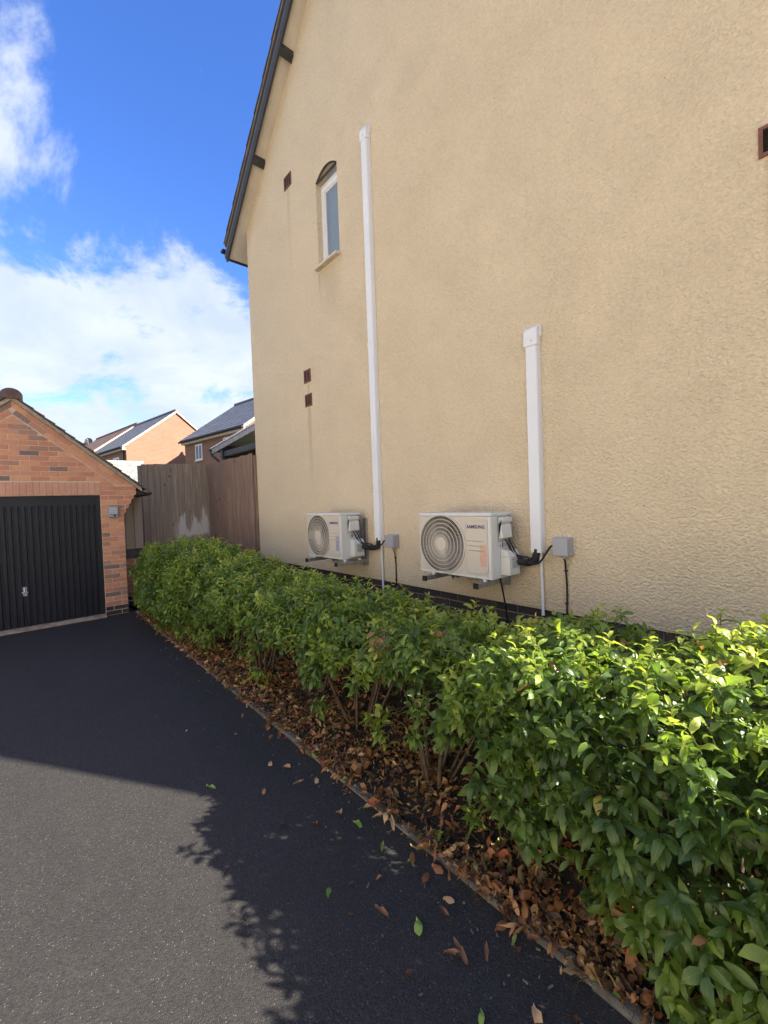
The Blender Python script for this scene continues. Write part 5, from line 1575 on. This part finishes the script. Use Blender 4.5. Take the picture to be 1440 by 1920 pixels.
# how much each leaf shows: near the lens and on the outside towards the camera
toc = CAMP - L_pos; dist = np.linalg.norm(toc, axis=1)
ft = np.array([hedge_front(p[1], p[2]) for p in L_pos]); tp = np.array([hedge_top(p[0], p[1]) for p in L_pos])
depth = np.minimum(np.maximum(L_pos[:, 0] - ft, 0), np.maximum(tp - L_pos[:, 2], 0))
score = dist * (1 + 6 * depth)
fv = np.array(fwd); infr = (L_pos @ fv > 0.2) & (np.abs(L_pos @ np.array(rgt)) < 0.95 * (L_pos @ fv))
score = np.where(infr, score, 1e9)
N_SINGLE = [0, 0, 300, 300, 300, 300, 300, 300, 300, 200, 150, 120, 120]
for k, sy in enumerate(SH_Y):
    sh = thing('laurel_shrub', SH_WORDS[k], 'shrub', (HC - 0.1, sy, 0.03), group='laurel shrubs forming the hedge')
    idx = np.where(L_sh == k)[0]
    order = idx[np.argsort(score[idx])]
    n1 = min(N_SINGLE[k], int((score[order] < 1e8).sum()))
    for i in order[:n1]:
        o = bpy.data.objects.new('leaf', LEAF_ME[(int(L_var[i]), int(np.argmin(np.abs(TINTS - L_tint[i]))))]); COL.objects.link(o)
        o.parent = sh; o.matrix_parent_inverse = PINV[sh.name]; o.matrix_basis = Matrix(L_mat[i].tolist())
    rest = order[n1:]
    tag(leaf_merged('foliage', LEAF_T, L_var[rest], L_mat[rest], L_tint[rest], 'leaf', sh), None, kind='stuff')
    # stems from the root to the crown, then fine twigs
    root = np.array([1.86 + 0.06 * math.sin(k * 2.1), sy + 0.04 * math.cos(k * 3.3), 0.03])
    ns = 7; ends = []
    for s in range(ns):
        a = 2 * math.pi * s / ns + k; rr = RNG.uniform(0.10, 0.42)
        e = np.array([HC + rr * math.cos(a) * 0.95 - 0.06, sy + rr * math.sin(a), interp(sy, TOP_TAB) * RNG.uniform(0.55, 0.82)])
        b0 = root + np.array([0.06 * math.cos(a), 0.06 * math.sin(a), -0.03])
        mid = b0 * 0.55 + e * 0.45 + np.array([RNG.normal(0, 0.03), RNG.normal(0, 0.03), 0.05])
        pts = catenary([b0, mid, e], 4)
        r0 = RNG.uniform(0.009, 0.016)
        MB().tube(pts, [r0 * (1 - 0.65 * i / (len(pts) - 1)) for i in range(len(pts))], 6, mi=0).build('stem', 'bark', sh, smooth=True, fix=False)
        ends += [np.array(pts[i]) for i in range(3, len(pts))]
    ends = np.array(ends)
    tw = MB()
    for (b_, p_) in twig_pts[k]:
        tw.tube([b_, p_], [0.0020, 0.0010], 3, caps=False)
        if RNG.random() < 0.3 and np.min(np.linalg.norm(ends - b_, axis=1)) < 0.22:
            j = int(np.argmin(np.linalg.norm(ends - b_, axis=1) + 0.2 * RNG.random(len(ends))))
            mm = (ends[j] + b_) / 2 + RNG.normal(0, 0.02, 3)
            tw.tube([ends[j], mm, b_], [0.0036, 0.0026, 0.0018], 3, caps=False)
    tag(tw.build('twigs', 'twig_green', sh, fix=False), None, kind='stuff')

# two dark strap-leaved plants against the plinth
for (px, py, lab, n) in ((3.08, 2.28, 'dark spiky-leaved plant against the plinth under the near unit', 20), (3.08, 1.95, 'dark spiky-leaved plant against the plinth left of the short drain pipe', 24), (3.12, 1.62, 'small dark spiky-leaved sprig against the plinth below the near switch box', 10)):
    pl = thing('wall_plant', lab, 'plant', (px, py, 0.05), group='dark plants along the plinth')
    st = MB(); st.tube([(px, py, 0.04), (px + 0.01, py, 0.34), (px, py + 0.01, 0.56)], [0.008, 0.006, 0.003], 5); st.build('stem', 'bark', pl)
    for i in range(n):
        a = i * GA; f = i / n; zz = 0.22 + 0.36 * f + (0.0 if n > 12 else -0.02)
        ld = np.array([math.cos(a) * (1 - 0.5 * f), math.sin(a) * (1 - 0.5 * f), 0.25 + 0.7 * f])
        A = np.eye(4); A[:3, :3] = basis(ld, UP, RNG.normal(0, 0.3)) @ np.diag([0.62, 1, 1]) * RNG.uniform(0.12, 0.18); A[:3, 3] = (px, py, zz)
        o = link('leaf', LEAF_ME[(int(RNG.integers(0, 3)), int(RNG.integers(0, 2)))], pl); o.matrix_basis = Matrix(A.tolist())

# ------------------------------------------------------------------ fallen leaves
DT = [0.05, 0.15, 0.28, 0.40, 0.50, 0.60, 0.70, 0.80, 0.87, 0.94, 1.0]
DEAD_ME = {(v, ti): leaf_single(DEAD_T[v], DT[ti], 'dead_leaf') for v in range(6) for ti in range(len(DT))}


def bed_z(x, y): return 0.012 + 0.05 * min(1, max(0, (x - BED_X) / 0.5)) + 0.02 * mnoise.fractal(Vector((x * 5, y * 5, 1)), 1.0, 2.0, 4)


def flat_leaf(x, y, z, size, tilt=0.25):
    a = RNG.uniform(0, 6.28)
    ld = np.array([math.cos(a), math.sin(a), RNG.normal(0, tilt * 0.6)])
    B = basis(ld, UP + RNG.normal(0, tilt, 3), 0.0)
    A = np.eye(4); A[:3, :3] = B * size; A[:3, 3] = (x, y, z)
    return A


lm, lv, lt = [], [], []
N_LIT = 19000
while len(lm) < N_LIT:
    y = -1.5 + RNG.random() ** 1.25 * 9.3
    x = BED_X - 0.05 - abs(RNG.normal(0, 0.025)) + abs(RNG.normal(0, 0.42)) if RNG.random() < 0.85 else RNG.uniform(BED_X, 3.2)
    if x > 3.22: continue
    if mnoise.noise(Vector((x * 3.5, y * 3.5, 2.2))) < -0.02 and RNG.random() < 0.7: continue
    z = (bed_z(x, y) if x > BED_X else 0.02) + 0.006 + RNG.exponential(0.012)
    lm.append(flat_leaf(x, y, z, 0.015 + 0.046 * RNG.random() ** 1.4, 0.75)); lv.append(int(RNG.integers(0, 6)))
    lt.append(DT[int(RNG.choice(11, p=[0.19, 0.15, 0.14, 0.16, 0.12, 0.09, 0.07, 0.04, 0.02, 0.015, 0.005]))])
lm = np.array(lm); lv = np.array(lv); lt = np.array(lt)
P = lm[:, :3, 3]
dd = np.linalg.norm(P - CAMP, axis=1) * (1 + 1.5 * np.maximum(0, P[:, 0] - 1.75))
infr = (P @ fv > 0.35) & (np.abs(P @ np.array(rgt)) < 0.85 * (P @ fv)) & ((EYE - P[:, 2]) < 1.22 * (P @ fv))
order = np.argsort(np.where(infr, dd, 1e9)); NS = 240
for i in order[:NS]:
    o = link('fallen_leaf', DEAD_ME[(int(lv[i]), int(np.argmin(np.abs(np.array(DT) - lt[i]))))]); o.matrix_world = Matrix(lm[i].tolist())
    tag(o, 'curled brown or yellowing dead leaf in the litter along the edging', 'fallen leaf', 'dead leaves lying in the bed beside the edging')
rest = order[NS:]
tag(leaf_merged('leaf_litter', DEAD_T, lv[rest], lm[rest], lt[rest], 'dead_leaf', None), 'brown dead leaf litter covering the bed under the hedge', 'leaf litter', kind='stuff')

DRIVE_LEAVES = [(0.83, 2.58, 10, 0.055), (0.97, 1.56, 10, 0.06), (1.11, 1.15, 10, 0.075), (1.27, 1.80, 10, 0.06), (1.07, 1.29, 2, 0.06), (1.16, 0.96, 1, 0.075), (1.14, 1.05, 4, 0.06), (1.26, 1.89, 6, 0.07),
                (1.19, 2.29, 6, 0.06), (1.25, 1.18, 2, 0.06), (1.31, 1.15, 6, 0.05), (1.05, 2.38, 3, 0.045), (1.0, 2.05, 2, 0.035), (1.12, 1.92, 3, 0.05), (1.17, 1.82, 3, 0.05), (1.36, 1.75, 5, 0.06), (1.38, 1.60, 6, 0.07),
                (1.30, 1.42, 9, 0.05), (1.34, 1.32, 2, 0.06), (1.39, 1.27, 3, 0.07), (1.36, 1.45, 4, 0.06), (1.22, 0.92, 2, 0.05), (1.0, 1.08, 1, 0.05), (1.04, 0.82, 10, 0.05), (1.22, 0.74, 7, 0.06), (1.33, 0.86, 3, 0.05),
                (0.96, 1.42, 2, 0.03), (1.20, 2.60, 6, 0.05), (1.26, 2.45, 5, 0.06), (1.32, 2.25, 6, 0.05), (1.37, 2.05, 4, 0.06), (1.15, 3.1, 6, 0.035), (1.30, 3.3, 5, 0.04), (1.36, 2.9, 4, 0.05), (0.9, 3.4, 6, 0.03), (1.25, 1.55, 9, 0.05), (1.18, 1.45, 3, 0.035), (1.40, 0.95, 2, 0.06), (1.28, 0.62, 1, 0.05)]
for (x, y, ti, sz) in DRIVE_LEAVES:
    o = link('fallen_leaf', DEAD_ME[(int(RNG.integers(0, 4)), ti)])
    o.matrix_world = Matrix(flat_leaf(x + RNG.normal(0, 0.004), y, 0.006 + sz * 0.08, sz, 0.12).tolist())
    if ti >= 9: tag(o, 'fresh green fallen leaf lying alone on the dark drive', 'fallen leaf', 'green leaves dropped on the drive')
    else: tag(o, 'brown or tan fallen leaf lying alone on the dark drive', 'fallen leaf', 'dead leaves scattered on the drive')
tm = MB()                                           # dry twig ends lying in the litter
for _ in range(520):
    y = -0.6 + RNG.random() ** 1.2 * 8.2; x = BED_X - 0.06 + abs(RNG.normal(0, 0.4)); a = RNG.uniform(0, 6.28); l = RNG.uniform(0.02, 0.10)
    if x > 3.1: continue
    z = (bed_z(x, y) if x > BED_X else 0.016) + RNG.uniform(0.008, 0.022)
    tm.tube([(x, y, z), (x + l * 0.5 * math.cos(a), y + l * 0.5 * math.sin(a), z + RNG.normal(0.003, 0.004)), (x + l * math.cos(a + 0.3), y + l * math.sin(a + 0.3), z)], [0.0018, 0.0015, 0.001], 3, caps=False)
tag(tm.build('fallen_twigs', 'bark', fix=False), 'thin dry twigs scattered through the leaf litter', 'twigs', kind='stuff')
gm = MB()                                           # grit, twig ends and crumbs blown on to the drive
for _ in range(110):
    x = KERB_X - 0.02 - abs(RNG.normal(0, 0.22)); y = 0.4 + RNG.random() ** 1.5 * 6
    s = RNG.uniform(0.001, 0.003); a = RNG.uniform(0, 3.14); l = s * RNG.uniform(1, 4)
    c, sn = math.cos(a), math.sin(a)
    q = [(x + c * l - sn * s, y + sn * l + c * s, 0.002), (x - c * l - sn * s, y - sn * l + c * s, 0.002), (x - c * l + sn * s, y - sn * l - c * s, 0.002), (x + c * l + sn * s, y + sn * l - c * s, 0.002)]
    gm.prism(q, (0, 0, RNG.uniform(0.003, 0.007)))
tag(gm.build('grit', 'concrete'), 'pale grit and crumbs scattered on the drive along the edging', 'grit', kind='stuff')
